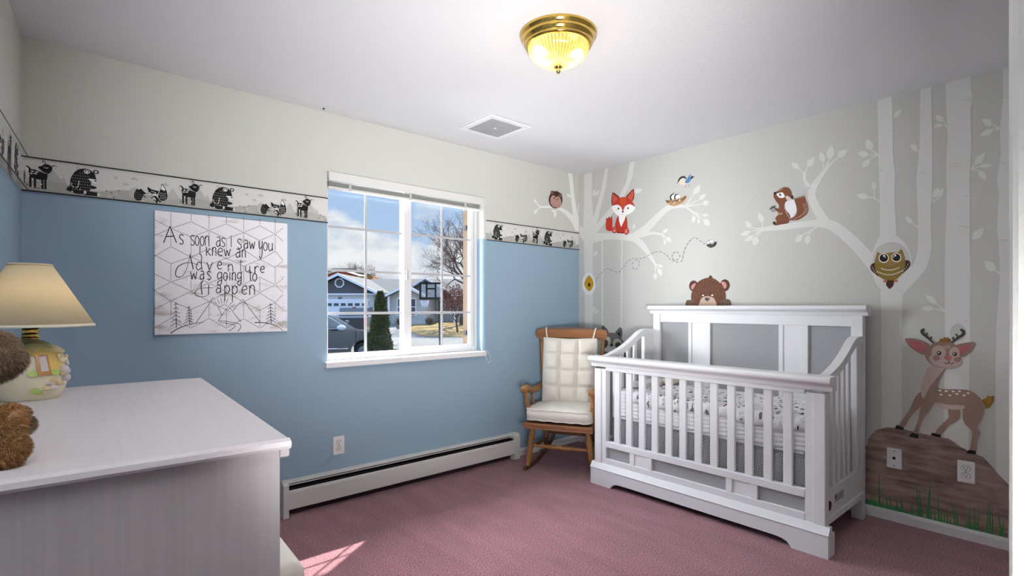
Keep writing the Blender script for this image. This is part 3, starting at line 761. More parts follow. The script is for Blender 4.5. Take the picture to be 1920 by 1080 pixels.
for a in (('A', 161, 312, 100, 128, 8), ('s', 249, 324, 40, 76, 7), ('s', 336, 332, 40, 78), ('o', 372, 334, 34, 76), ('o', 411, 336, 34, 76), ('n', 450, 336, 36, 76), ('a', 537, 342, 38, 76), ('s', 575, 344, 32, 70), ('I', 637, 346, 10, 92, 5.6), ('s', 702, 358, 40, 76), ('a', 752, 358, 36, 66), ('w', 800, 362, 42, 58), ('y', 866, 378, 32, 78), ('o', 903, 374, 34, 66), ('u', 944, 376, 36, 62),
          ('I', 394, 404, 10, 70), ('k', 460, 414, 40, 56), ('n', 505, 414, 34, 66), ('e', 552, 416, 40, 62), ('w', 606, 416, 50, 56), ('a', 690, 426, 40, 64), ('n', 735, 428, 32, 62),
          ('d', 388, 524, 52, 62), ('v', 470, 524, 46, 60), ('e', 547, 518, 38, 58), ('n', 632, 536, 44, 54), ('t', 712, 540, 40, 60, 4.6), ('u', 766, 540, 40, 46), ('r', 836, 546, 36, 50), ('e', 880, 546, 34, 50),
          ('w', 345, 598, 50, 62), ('a', 410, 598, 36, 66), ('s', 464, 600, 40, 66), ('g', 547, 606, 40, 64), ('o', 592, 606, 34, 64), ('i', 626, 606, 10, 64), ('n', 658, 606, 32, 62), ('g', 700, 606, 36, 62), ('t', 786, 604, 30, 46), ('o', 820, 612, 36, 64),
          ('a', 538, 702, 46, 60), ('p', 604, 710, 44, 66), ('p', 664, 712, 44, 66), ('e', 740, 714, 44, 66), ('n', 800, 718, 46, 74)): write(*a)
fl.line([(315, 402), (342, 520)], 8, m_ink, False)                                   # the swash A of the third line
fl.line([(316, 404), (295, 500), (262, 565), (222, 580), (203, 555), (222, 500), (275, 472), (330, 468), (385, 490)], [3, 4, 4, 6, 7, 7, 5, 4, 3], m_ink)
fl.line([(668, 452), (755, 457)], 3, m_ink, False)
fl.line([(418, 608), (402, 640), (410, 716)], [5, 8, 8], m_ink)                                  # the swash H of the last line
fl.line([(418, 608), (400, 622), (388, 640), (390, 655)], [4, 4, 3, 3], m_ink)
fl.line([(462, 636), (460, 716)], [6, 7], m_ink, False)
fl.line([(500, 664), (450, 664), (395, 668), (358, 692), (362, 722), (400, 732), (440, 728), (466, 706)], [3, 4, 4, 5, 5, 4, 3, 3], m_ink)
fl.mb.build('lettering', cv, co)
fl = Flat(cplace, 0.00003, 0.0003)
def dotted(a, b, sp=12.5, r=3.7):
    q = math.hypot(b[0] - a[0], b[1] - a[1]); n = max(1, int(q / sp))
    fl.dots([(a[0] + (b[0] - a[0]) * i / n, a[1] + (b[1] - a[1]) * i / n) for i in range(n)], r, m_ink)
    fl.e = 0.0003
CXS = [44, 168, 325, 465, 600, 735, 860, 980, 1046]
tilt = lambda x: 0.062 * (x - 168)
def node(i, y): return (CXS[i], y + tilt(CXS[i]) * (1 - (y - 100) / 900.0))
rows = [(200, 145), (345, 430), (475, 430), (618, 700), (760, 700)]
for yo, ye in ((200, 140), (200, 260), (342, 420), (475, 415), (618, 560), (618, 685), (765, 690), (765, 830), (900, 975)):
    for i in range(len(CXS) - 1):
        a = node(i, yo if i % 2 else ye); b = node(i + 1, yo if (i + 1) % 2 else ye)
        if max(a[1], b[1]) < 1012: dotted(a, b)
for i in range(1, 8):
    o = i % 2
    for y0, y1 in (((82, 195), (205, 340), (480, 612), (770, 895)) if o else ((88, 140), (262, 412), (562, 682), (832, 970))): dotted(node(i, y0), node(i, y1))
fl.mb.build('dotted_pattern', cv, co)
fl = Flat(cplace, 0.00003, 0.0006)
def L2(p, w=5.2, s=True): fl.line(p, w, m_ink, s)
for p in ([(362, 938), (500, 738), (565, 875)], [(535, 922), (615, 805), (712, 928)], [(652, 840), (725, 750), (866, 935)]): L2(p, 4.5, False)
for p in ([(165, 1018), (215, 985), (290, 955), (360, 940), (425, 932)], [(820, 934), (880, 935), (945, 945), (1005, 968), (1042, 998)]): L2(p, [7, 6, 4, 3])
L2([(535, 925), (600, 940), (655, 950), (668, 965), (620, 1000)], [3, 4, 4, 5]); L2([(545, 918), (630, 930), (700, 945), (712, 968), (688, 1004)], [3, 4, 4, 5])
L2([(535, 822), (570, 798), (605, 800)], 3.5)
for p in ([(480, 778), (500, 770), (506, 805), (515, 775), (520, 790)], [(705, 785), (720, 772), (728, 800), (740, 780), (750, 792)], [(600, 842), (612, 835), (618, 855), (630, 842)]): L2(p, 3.5, False)
for p in ([(548, 792), (530, 750)], [(565, 788), (556, 740)], [(582, 785), (586, 738)], [(598, 786), (612, 745)], [(622, 795), (655, 770)], [(632, 806), (668, 795)]): L2(p, 3.2, False)
for tx, ty, by, wd in ((205, 770, 975, 46), (307, 802, 945, 36), (942, 778, 942, 42)):
    L2([(tx, ty), (tx + 6, by)], [3, 5, 6], False)
    for k in range(6):
        y = ty + (by - ty) * (0.08 + 0.145 * k); q = wd * (0.35 + 0.15 * k) * 0.85
        L2([(tx - q, y + q * 0.7), (tx + 2, y)], 4, False); L2([(tx + q + 4, y + q * 0.62), (tx + 2, y)], 4, False)
fl.mb.build('mountain_drawing', cv, co)
# ================================================================== crib
m_crib = M('crib_white_paint', '#e6e7ea', rough=0.42, spec=0.4)
m_panel = M('crib_grey_panel', '#9b9c9f', rough=0.7, bump=(250, 0.15, 0.001))
YA, YB = 0.918, 2.372                     # right and left ends
XF, XB = 2.848, 3.505                     # front faces of the front and back posts
crib = thing('baby_crib', 'white wooden baby crib with grey panels against the mural wall', 'crib', (3.2, 1.645, 0))
ko = tuple(crib.location)
def kb(mb, name, parent=crib, bev=0.003):
    o = mb.build(name, parent, ko)
    return soften(o, bev) if bev else o
# front posts: outer post and inner stile
for s, y in ((1, YA), (-1, YB)):
    a, b = sorted((y, y + s * 0.056)); c, d = sorted((y + s * 0.056, y + s * 0.094))
    kb(MB().box(XF, XF + 0.055, a, b, 0.0, 0.80, m_crib), 'front_post')
    kb(MB().box(XF + 0.006, XF + 0.045, c, d, 0.11, 0.80, m_crib), 'front_stile')
iy0, iy1 = YA + 0.094, YB - 0.094
# top rail: square band, cove, rounded cap
kb(MB().box(XF + 0.003, XF + 0.045, iy0, iy1, 0.790, 0.825, m_crib), 'front_top_rail')
def crown(x, z, d, h, r, zt):
    c = [(x + 0.058, z), (x - 0.002, z), (x - 0.004, z + 0.006)]
    c += [(x - 0.005 - d * (1 - math.cos(a)), z + 0.008 + h * math.sin(a)) for a in [PI / 2 * i / 5 for i in range(6)]]
    cx, cz = x - 0.005 - d, z + 0.009 + h + r
    c += [(cx + r * math.cos(a), cz + r * math.sin(a)) for a in [-PI / 2 - PI * i / 8 for i in range(9)]]
    return c + [(x + 0.058, cz + r)]
cap = crown(XF, 0.815, 0.021, 0.026, 0.0188, 0.888)
kb(MB().prism(cap, 'y', YA - 0.034, YB + 0.026, m_crib), 'front_cap', bev=0.002)
# front slats
for y in (2.215, 2.118, 2.017, 1.92, 1.82, 1.724, 1.624, 1.525, 1.423, 1.323, 1.222, 1.121):
    kb(MB().box(XF + 0.014, XF + 0.034, y - 0.0455, y, 0.300, 0.80, m_crib), 'slat', bev=0.004)
kb(MB().box(XF + 0.004, XF + 0.042, iy0, iy1, 0.265, 0.306, m_crib), 'front_middle_rail')
kb(MB().box(XF + 0.004, XF + 0.042, iy0, iy1, 0.125, 0.188, m_crib), 'front_bottom_rail')
for a, b in ((2.082, iy1), (1.426, 1.914), (iy0, 1.25)):
    kb(MB().box(XF + 0.022, XF + 0.032, a, b, 0.18, 0.27, m_panel), 'front_panel', bev=0)
for a, b in ((1.914, 2.082), (1.25, 1.426)):
    mb = MB().box(XF + 0.012, XF + 0.04, a, b, 0.186, 0.267, m_crib)
    for c in (a, b - 0.036): mb.box(XF + 0.006, XF + 0.014, c, c + 0.036, 0.187, 0.266, m_crib)
    kb(mb, 'front_block', bev=0.002)
# stepped base moulding, cut away between the feet
pr = [(XF, 0.150), (XF - 0.020, 0.117), (XF - 0.024, 0.117), (XF - 0.024, 0.112), (XF - 0.020, 0.110)]
mb = MB()
mb.prism(pr + [(XF + 0.03, 0.110), (XF + 0.03, 0.150)], 'y', YA - 0.022, YB + 0.022, m_crib)
ya, yb = YA - 0.020, YB + 0.020
foot = lambda s, y: [(y + s * 0.17, 0.0), (y + s * 0.178, 0.012), (y + s * 0.19, 0.026), (y + s * 0.215, 0.036), (y + s * 0.25, 0.040)]
poly = [(ya, 0.0)] + foot(1, ya) + foot(-1, yb)[::-1] + [(yb, 0.0), (yb, 0.111), (ya, 0.111)]
mb.prism(poly, 'x', XF - 0.020, XF + 0.012, m_crib)
for y0, y1 in ((ya, YA + 0.06), (YB - 0.06, yb)): mb.box(XF + 0.012, XF + 0.075, y0, y1, 0.0, 0.111, m_crib)
kb(mb, 'front_base', bev=0.0025)
# back: posts, rails, panels, cap
BA, BB = 0.934, 2.335
for a, b in ((BA, BA + 0.06), (BB - 0.06, BB)):
    kb(MB().box(XB, XB + 0.052, a, b, 0.0, 1.185, m_crib), 'back_post')
jy0, jy1 = BA + 0.06, BB - 0.06
kb(MB().box(XB + 0.006, XB + 0.046, jy0, jy1, 1.113, 1.185, m_crib), 'back_top_rail')
kb(MB().box(XB + 0.006, XB + 0.046, jy0, jy1, 0.20, 0.42, m_crib), 'back_bottom_rail')
P = [1.2275, 1.2275 + 0.174, 1.869, 1.869 + 0.170]
for a, b in ((jy0, P[0]), (P[1], P[2]), (P[3], jy1)):
    kb(MB().box(XB + 0.020, XB + 0.032, a, b, 0.41, 1.12, m_panel), 'back_panel', bev=0)
for a, b in ((P[0], P[1]), (P[2], P[3])):
    mb = MB().box(XB + 0.012, XB + 0.04, a, b, 0.41, 1.115, m_crib)
    mb.box(XB + 0.005, XB + 0.014, a, a + 0.042, 0.41, 1.114, m_crib).box(XB + 0.005, XB + 0.014, b - 0.026, b, 0.41, 1.114, m_crib)
    kb(mb, 'back_stile', bev=0.002)
z0 = 1.178
hc = crown(XB, z0, 0.019, 0.020, 0.0155, 1.24)
kb(MB().prism(hc, 'y', BA - 0.026, BB + 0.026, m_crib), 'back_cap', bev=0.002)
# swooping sides
sw = cr([(XF + 0.03, 0.884), (XF + 0.09, 0.888), (2.99, 0.900), (3.08, 0.926), (3.17, 0.962), (3.25, 1.002), (3.32, 1.040), (3.38, 1.058), (3.44, 1.060), (XB + 0.012, 1.058)], False, 4)
swz = lambda x: next((a[1] + (b[1] - a[1]) * (x - a[0]) / (b[0] - a[0]) for a, b in zip(sw, sw[1:]) if a[0] <= x <= b[0]), 0.9)
for s, y in ((1, YA + 0.006), (-1, YB - 0.006 )):
    dy = 0.0
    lo, hi = sorted((y, y + s * 0.044))
    up = [(x, z) for x, z in sw]; dn = [(x, z - 0.036 - 0.012 * math.sin(PI * i / (len(sw) - 1))) for i, (x, z) in enumerate(sw)]
    kb(MB().prism(up + dn[::-1], 'y', lo, hi, m_crib), 'side_rail', bev=0.007)
    a, b = sorted((y + s * 0.012, y + s * 0.030))
    for x in (2.945, 3.025, 3.105, 3.185, 3.265):
        kb(MB().box(x, x + 0.032, a, b, 0.300, swz(x) - 0.03, m_crib), 'side_slat', bev=0.003)
    kb(MB().box(3.385, 3.425, *sorted((y + s * 0.006, y + s * 0.036)), 0.30, 1.03, m_crib), 'side_stile')
    kb(MB().box(3.425, XB, *sorted((y + s * 0.014, y + s * 0.032)), 0.30, 1.03, m_crib), 'side_filler')
    mb = MB().box(XF + 0.055, XB, *sorted((y + s * 0.008, y + s * 0.034)), 0.135, 0.305, m_crib)
    mb.box(XF + 0.055, XB, *sorted((y, y + s * 0.010)), 0.135, 0.170, m_crib)
    kb(mb, 'side_board')
yk = YA + 0.014
MB().lathe([(0, -0.003), (0.022, -0.003), (0.024, 0.0), (0.024, 0.004), (0, 0.004)], mk, 24, mtx=Matrix.Translation((2.945, yk - 0.001, 0.225)) @ Matrix.Rotation(PI / 2, 4, 'X')).build('bolt_cover', crib, ko)
m_lab = M('grey_printed_label', '#77787b', rough=0.7)
mb = MB().box(3.03, 3.17, yk - 0.0006, yk + 0.0005, 0.215, 0.262, M('label_white', '#c9cacc', rough=0.5))
for i in range(4): mb.box(3.04 + 0.004 * (i % 2), 3.165 - 0.006 * (i % 3), yk - 0.0009, yk, 0.222 + 0.009 * i, 0.2262 + 0.009 * i, m_lab)
mb.box(3.033, 3.05, yk - 0.0010, yk, 0.236, 0.258, mk)
mb.build('printed_label', crib, ko)
for y0, y1 in ((BA + 0.08, BB - 0.08),): MB().box(2.93, 3.47, y0 + .03, y1 - .03, 0.462, 0.474, m_crib).build('mattress_support', crib, ko)

# ------------------------------------------------------------------ bedding
m_mat = M('mattress_white', '#ececee', rough=0.8)
MX0, MX1, MY0, MY1, MZ0, MZ1 = 2.925, 3.485, 0.99, 2.262, 0.476, 0.655
def ribbed(z0, z1, n, d):
    out = []
    for i in range(n):
        a, b = z0 + (z1 - z0) * i / n, z0 + (z1 - z0) * (i + 1) / n
        out += [(d, a), (-d * 0.2, a + (b - a) * .25), (-d * 0.4, (a + b) / 2), (-d * 0.2, b - (b - a) * .25)]
    return out + [(d, z1)]
mb = MB()
rb = ribbed(MZ0, MZ1 - 0.008, 7, 0.005)
def ring(d, z, r=0.05, n=6):
    x0, x1, y0, y1 = MX0 + d, MX1 - d, MY0 + d, MY1 - d; o = []
    for cx, cy, a0 in ((x1 - r, y1 - r, 0), (x0 + r, y1 - r, PI / 2), (x0 + r, y0 + r, PI), (x1 - r, y0 + r, 1.5 * PI)):
        for i in range(n + 1): a = a0 + PI / 2 * i / n; o.append((cx + r * math.cos(a), cy + r * math.sin(a), z))
    return o
def loft(rings, mat, smooth=True, mb=None):
    mb = mb or MB(); n = len(rings[0]); vs = [p for r in rings for p in r]
    fs = [[i * n + j, i * n + (j + 1) % n, (i + 1) * n + (j + 1) % n, (i + 1) * n + j] for i in range(len(rings) - 1) for j in range(n)]
    fs += [list(range(n))[::-1], [(len(rings) - 1) * n + j for j in range(n)]]
    return mb.add(vs, fs, mat, smooth)
mt = loft([ring(d, z) for d, z in rb] + [ring(0.012, MZ1)], m_mat)
top(mt, 'crib_mattress', 'thick white crib mattress with ribbed sides lying in the crib', 'mattress', (3.2, 1.63, MZ0))
def print_mat():
    m = M('animal_print_sheet', '#ededf0', rough=0.8, bump=(25, 0.3, 0.01))
    t = m.node_tree; n = t.nodes; L = t.links; b = n['Principled BSDF']
    tc = n.new('ShaderNodeTexCoord'); base = None
    for sc, th, ramp, rot in ((13, 0.20, ('#3b3838', '#8d6a55', '#77797c'), 0.4), (21, 0.17, ('#55585c', '#a65a3c', '#2f2d2e'), 1.3), (30, 0.13, ('#6b6d70', '#7d8f72', '#4a4544'), 2.2)):
        mp = n.new('ShaderNodeMapping'); mp.inputs['Rotation'].default_value = (0, 0, rot); mp.inputs['Scale'].default_value = (1, 1.9, 1)
        L.new(tc.outputs['Object'], mp.inputs[0])
        ns = n.new('ShaderNodeTexNoise'); ns.inputs['Scale'].default_value = sc * 2.5; L.new(mp.outputs[0], ns.inputs['Vector'])
        ad = n.new('ShaderNodeVectorMath'); ad.operation = 'MULTIPLY_ADD'; ad.inputs[1].default_value = (0.05, 0.05, 0.05)
        L.new(ns.outputs['Color'], ad.inputs[0]); L.new(mp.outputs[0], ad.inputs[2])
        v = n.new('ShaderNodeTexVoronoi'); v.inputs['Scale'].default_value = sc; L.new(ad.outputs[0], v.inputs['Vector'])
        lt = n.new('ShaderNodeMath'); lt.operation = 'LESS_THAN'; lt.inputs[1].default_value = th * 1.25; L.new(v.outputs['Distance'], lt.inputs[0])
        r = n.new('ShaderNodeValToRGB'); r.color_ramp.interpolation = 'CONSTANT'
        r.color_ramp.elements[0].color = (*lin(ramp[0]), 1); r.color_ramp.elements[1].position = 0.7; r.color_ramp.elements[1].color = (*lin(ramp[1]), 1)
        e = r.color_ramp.elements.new(0.4); e.color = (*lin(ramp[2]), 1)
        sp = n.new('ShaderNodeSeparateXYZ'); L.new(v.outputs['Color'], sp.inputs[0]); L.new(sp.outputs[0], r.inputs[0])
        mx = n.new('ShaderNodeMixRGB'); L.new(lt.outputs[0], mx.inputs[0]); L.new(r.outputs[0], mx.inputs[2])
        if base is None: mx.inputs[1].default_value = (*lin('#ededf0'), 1)
        else: L.new(base, mx.inputs[1])
        base = mx.outputs[0]
    L.new(base, b.inputs['Base Color'])
    return m
mb = MB()
x0, x1, y0, y1 = MX0 - 0.006, MX1 + 0.002, MY0 - 0.006, 2.12
nx, ny = 18, 40
vs = []; hem = lambda y: 0.583 + 0.012 * math.sin(y * 9) + 0.006 * math.sin(y * 31)
for j in range(ny + 1):
    y = y0 + (y1 - y0) * j / ny
    col = [(x0 - 0.004 + 0.004 * math.sin(y * 37), y, hem(y)), (x0 - 0.003 + 0.004 * math.sin(y * 50), y, (hem(y) + 0.64) / 2), (x0 + 0.002, y, 0.645)]
    for i in range(nx + 1):
        x = x0 + 0.02 + (x1 - x0 - 0.04) * i / nx
        col.append((x, y, MZ1 + 0.006 + 0.003 * math.sin(x * 23 + y * 11) * math.sin(y * 17 - x * 9) - (0.004 if i in (0, nx) else 0)))
    col += [(x1, y, 0.64), (x1 + 0.002, y, 0.59)]
    if j in (0, ny) : col = [(px_, py_, pz_ - (0.03 if 2 < q < len(col) - 2 and j == 0 else 0)) for q, (px_, py_, pz_) in enumerate(col)]
    vs += col
m_ = len(vs) // (ny + 1)
mb.add(vs, [[j * m_ + i, j * m_ + i + 1, (j + 1) * m_ + i + 1, (j + 1) * m_ + i] for j in range(ny) for i in range(m_ - 1)], print_mat(), True)
o = top(mb, 'crib_sheet', 'white sheet with small woodland animal print over the crib mattress', 'sheet', (3.2, 1.63, MZ1))
sd = o.modifiers.new('cloth', 'SOLIDIFY'); sd.thickness = 0.003; sd.offset = 1
# folded blanket and a rolled cream one at the far left end
m_cream = M('cream_fleece', '#e3ddc9', rough=0.95, bump=(180, 0.6, 0.003))
m_bone = M('pale_blanket', '#dcdad6', rough=0.95, bump=(120, 0.4, 0.003))
mb = MB()
b = bmesh.new(); bmesh.ops.create_cube(b, size=1); bmesh.ops.subdivide_edges(b, edges=list(b.edges), cuts=4, use_grid_fill=True)
for v in b.verts:
    v.co = Vector((3.26 + v.co.x * 0.40, 2.19 + v.co.y * 0.13, MZ1 + 0.022 + v.co.z * 0.04 + 0.004 * math.sin(v.co.x * 9)))
mb.bm(b, m_bone, True)
o = top(mb, 'folded_blanket', 'pale folded blanket at the left end of the crib mattress', 'blanket', (3.26, 2.19, MZ1))
sb = o.modifiers.new('soft', 'SUBSURF'); sb.levels = 1; sb.render_levels = 2
mb = MB().tube(cr([(3.30, 2.10, 0.695), (3.36, 2.085, 0.70), (3.42, 2.08, 0.702), (3.46, 2.085, 0.70)], False, 3), [0.018, 0.028, 0.033, 0.035, 0.035, 0.034, 0.034, 0.033, 0.031, 0.018], m_cream, 14)
top(mb, 'rolled_blanket', 'small rolled cream fleece beside the folded blanket in the crib', 'blanket', (3.38, 2.085, 0.665))
def trellis():
    m = M('grey_trellis_cloth', '#8d8e91', rough=0.9, bump=(40, 0.3, 0.006))
    t = m.node_tree; n = t.nodes; L = t.links; b = n['Principled BSDF']
    tc = n.new('ShaderNodeTexCoord'); sp = n.new('ShaderNodeSeparateXYZ'); L.new(tc.outputs['Object'], sp.inputs[0])
    def mth(op, a, c):
        x = n.new('ShaderNodeMath'); x.operation = op
        for i, q in enumerate((a, c)):
            if q is None: continue
            if isinstance(q, (int, float)): x.inputs[i].default_value = q
            else: L.new(q, x.inputs[i])
        return x.outputs[0]
    u = mth('ADD', sp.outputs['Y'], sp.outputs['X']); w = sp.outputs['Z']
    wav = mth('MULTIPLY', mth('SINE', mth('MULTIPLY', w, 190), None), 0.009)
    r = None
    for sgn in (1, -1):
        q = mth('ADD', u, mth('MULTIPLY', wav, sgn))
        s1 = mth('ABSOLUTE', mth('SINE', mth('MULTIPLY', q, 125), None), None)
        k = mth('LESS_THAN', s1, 0.2)
        r = k if r is None else mth('MAXIMUM', r, k)
    mx = n.new('ShaderNodeMixRGB'); L.new(r, mx.inputs[0])
    mx.inputs[1].default_value = (*lin('#7f8083'), 1); mx.inputs[2].default_value = (*lin('#b9b9bc'), 1)
    L.new(mx.outputs[0], b.inputs['Base Color'])
    return m
mb = MB(); vs = []; n = 120
for i in range(n + 1):
    y = 0.985 + (2.275 - 0.985) * i / n; w = 0.006 * math.sin(y * 42) + 0.004 * math.sin(y * 19)
    vs += [(2.912 + w, y, 0.14), (2.918 + w * .6, y, 0.3), (2.93, y, 0.455)]
mb.add(vs, [[i * 3 + k, i * 3 + k + 1, i * 3 + k + 4, i * 3 + k + 3] for i in range(n) for k in (0, 1)], trellis(), True)
vs = []
for i in range(41):
    x = 2.93 + 0.54 * i / 40; w = 0.005 * math.sin(x * 60)
    vs += [(x, 0.982 + w, 0.14), (x, 0.985 + w * .6, 0.3), (x, 0.99, 0.455)]
mb.add(vs, [[i * 3 + k, i * 3 + k + 1, i * 3 + k + 4, i * 3 + k + 3] for i in range(40) for k in (0, 1)], trellis(), True)
mb.add([(x, y + 1.288, z) for x, y, z in vs], [[i * 3 + k, i * 3 + k + 1, i * 3 + k + 4, i * 3 + k + 3] for i in range(40) for k in (0, 1)], trellis(), True)
mb.box(2.92, 3.48, 0.985, 2.275, 0.455, 0.460, trellis())
o = top(mb, 'crib_skirt', 'grey crib skirt with white trellis pattern hanging below the mattress', 'bed skirt', (3.2, 1.63, 0.14))
# ================================================================== rocking chair (local x: across, y: to the back)
m_oak = M('honey_oak', '#8e6338', rough=0.42, spec=0.4, grain=(14, 14, 2.0, 0.28))
m_oakd = M('honey_oak_seat', '#7d5236', rough=0.42, spec=0.4, grain=(3, 30, 30, 0.25))
m_pale = M('worn_pale_wood', '#cfae86', rough=0.6)
ch = thing('rocking_chair', 'honey oak rocking chair in the corner with pale tufted cushions', 'rocking chair', (2.745, 2.639, 0), math.atan2(-0.885, 0.466))
V3 = Vector
def turned(a, b, prof, mat, name, parent, seg=14):
    """A lathe-turned spindle from a to b; prof = (t, radius)."""
    a, b = V3(a), V3(b)
    return MB().tube([a.lerp(b, t) for t, r in prof], [r for t, r in prof], mat, seg).build(name, parent)
b_ = bmesh.new(); bmesh.ops.create_cube(b_, size=1); bmesh.ops.subdivide_edges(b_, edges=list(b_.edges), cuts=7, use_grid_fill=True)
for v in b_.verts:
    x, y, z = v.co
    w = 0.262 - 0.03 * (y + 0.5)
    q = max(0, 1 - (2.3 * x) ** 2) * max(0, 1 - (2.2 * y) ** 2)
    v.co = V3((x * 2 * w, 0.22 + y * 0.44, 0.3475 + z * 0.045 - (0.010 * q if z > 0 else 0)))
soften(MB().bm(b_, m_oakd, True).build('seat', ch), 0.008, 3)
legp = [(0, .016), (.06, .015), (.10, .019), (.20, .0225), (.22, .0205), (.235, .023), (.25, .0205), (.265, .023), (.28, .0205), (.295, .0235), (.40, .022), (.50, .020), (.52, .0225), (.54, .0195), (.56, .0225), (.58, .0195), (.62, .023), (.74, .022), (.88, .015), (.93, .0125), (.94, .016), (1, .014)]
for s in (-1, 1):
    turned((s * .205, .075, .33), (s * .252, .088, .022), legp, m_oak, 'leg', ch)
    turned((s * .175, .36, .33), (s * .215, .405, .045), [(0, .016), (.15, .019), (.3, .022), (.32, .019), (.34, .022), (.5, .021), (.8, .017), (1, .013)], m_oakd, 'leg', ch)
    pth = cr([(s * .254, .02, .016), (s * .252, .10, .010), (s * .246, .2, .010), (s * .238, .31, .022), (s * .226, .42, .046), (s * .214, .52, .082), (s * .206, .60, .122), (s * .203, .635, .146)], False, 4)
    mb = MB()
    vs = []
    for i, p in enumerate(pth):
        q = pth[min(i + 1, len(pth) - 1)]; o_ = pth[max(i - 1, 0)]
        t = (V3(q) - V3(o_)).normalized(); nrm = V3((1, 0, 0)).cross(t).normalized()
        nrm = nrm if nrm.z > 0 else -nrm
        for dx, dn in ((-.011, -.0), (.011, -.0), (.011, .028), (-.011, .028)): vs.append(V3(p) + V3((dx, 0, 0)) + nrm * dn - V3((0, 0, .008)))
    n_ = len(pth)
    mb.add(vs, [[i * 4 + j, i * 4 + (j + 1) % 4, i * 4 + 4 + (j + 1) % 4, i * 4 + 4 + j] for i in range(n_ - 1) for j in range(4)] + [[0, 1, 2, 3], [n_ * 4 - 4, n_ * 4 - 3, n_ * 4 - 2, n_ * 4 - 1]], M('dark_walnut_rocker', '#5b3f2c', rough=0.45, grain=(3, 3, 30, .2)))
    soften(mb.build('rocker', ch), 0.003)
    turned((s * .228, .083, .165), (s * .19, .385, .17), [(0, .009), (.3, .012), (.5, .014), (.7, .012), (1, .009)], m_oakd, 'stretcher', ch)
    # turned back posts
    turned((s * .205, .405, .365), (s * .258 - .006, .455, .985), [(0, .014), (.1, .017), (.2, .019), (.22, .016), (.24, .019), (.4, .018), (.6, .0175), (.75, .016), (.9, .013), (1, .011)], m_oak, 'back_post', ch)
    # arm with a rolled front end, its post and spindle
    pa = cr([(s * .236, .462, .605), (s * .262, .38, .580), (s * .264, .28, .572), (s * .263, .18, .588), (s * .260, .10, .612), (s * .257, .04, .618), (s * .255, -.005, .608)], False, 4)
    MB().tube(pa, [.014 + .011 * min(1, i / 6) for i in range(len(pa) - 3)] + [.025, .024, .018], m_oak, 12, sx=1.15, up=(0, 0, 1)).build('arm', ch)
    turned((s * .240, .10, .365), (s * .254, .045, .600), [(0, .012), (.15, .016), (.4, .0205), (.6, .0175), (.62, .020), (.64, .016), (.8, .014), (.95, .017), (1, .015)], m_oak, 'arm_post', ch)
    turned((s * .238, .22, .365), (s * .258, .20, .575), [(0, .009), (.3, .013), (.6, .011), (1, .009)], m_oakd, 'arm_spindle', ch)
turned((-.232, .083, .185), (.232, .083, .185), [(0, .008), (.1, .010), (.25, .0145), (.38, .0175), (.40, .0155), (.42, .0175), (.44, .015), (.46, .012), (.48, .0185), (.5, .0195), (.52, .0185), (.54, .012), (.56, .015), (.58, .0175), (.6, .0155), (.62, .0175), (.75, .0145), (.9, .010), (1, .008)], m_oak, 'stretcher', ch)
turned((-.195, .385, .22), (.195, .385, .22), [(0, .008), (.5, .012), (1, .008)], m_oakd, 'stretcher', ch)
for i in range(-2, 3):
    turned((i * .075, .415, .365), (i * .092 - .006, .478 - .004 * i * i, .985), [(0, .008), (.2, .011), (.5, .009), (1, .007)], m_oakd, 'back_spindle', ch)
# crest rail: rounded ends, gently bowed to the rear
crest = cr([(-.292, 1.005), (-.280, 1.040), (-.24, 1.047), (-.15, 1.052), (0, 1.055), (.15, 1.052), (.24, 1.047), (.280, 1.040), (.292, 1.005), (.280, .972), (.24, .966), (.19, .975), (.10, .962), (0, .958), (-.10, .962), (-.19, .975), (-.24, .966), (-.280, .972)], True, 3)
mb = MB(); n_ = len(crest)
bw = lambda x: .478 - .42 * x * x
f = [V3((x - .008, bw(x) - .013, z)) for x, z in crest]; r = [V3((x - .008, bw(x) + .013, z + .004)) for x, z in crest]
tri = [list(t) for t in tessellate_polygon([[V3((x, z, 0)) for x, z in crest]])]
mb.add(f + r, [[i, (i + 1) % n_, n_ + (i + 1) % n_, n_ + i] for i in range(n_)] + tri + [[n_ + i for i in t][::-1] for t in tri], M('honey_oak_crest', '#835734', rough=0.4, spec=0.4, grain=(2.5, 20, 26, 0.28)))
soften(mb.build('crest_rail', ch), 0.006, 3)
# cushions
m_cush = M('oatmeal_cushion', '#d8d3ca', rough=0.95, bump=(420, 0.25, 0.001))
chm = Matrix.Translation(ch.location) @ Matrix.Rotation(ch.rotation_euler.z, 4, 'Z')
def chair_thing(name, label, cat, loc):
    t = thing(name, label, cat, chm @ V3(loc), ch.rotation_euler.z); return t
def pillow(S0, S1, T, nu, nv, frame, puff, piping=0.004):
    """Closed puffed slab over [0,1]^2; frame(u, v, h) -> point; puff(u, v) = half thickness."""
    mb = MB(); vs = []
    for sgn in (1, -1):
        for j in range(nv + 1):
            for i in range(nu + 1): vs.append(frame(i / nu, j / nv, sgn * puff(i / nu, j / nv)))
    N = (nu + 1) * (nv + 1); q = lambda i, j: j * (nu + 1) + i
    fs = []
    for j in range(nv):
        for i in range(nu):
            a = [q(i, j), q(i + 1, j), q(i + 1, j + 1), q(i, j + 1)]; fs += [a, [N + k for k in a[::-1]]]
    ed = [q(i, 0) for i in range(nu)] + [q(nu, j) for j in range(nv)] + [q(i, nv) for i in range(nu, 0, -1)] + [q(0, j) for j in range(nv, 0, -1)]
    for k in range(len(ed)):
        a, b = ed[k], ed[(k + 1) % len(ed)]; fs.append([a, N + a, N + b, b])
    mb.add(vs, fs, m_cush, True)
    return mb, [vs[k] for k in ed], [vs[N + k] for k in ed]
def pipe(mb, loop, r=0.0035): mb.tube(loop + [loop[0]], r, m_cush, 6, True, False)
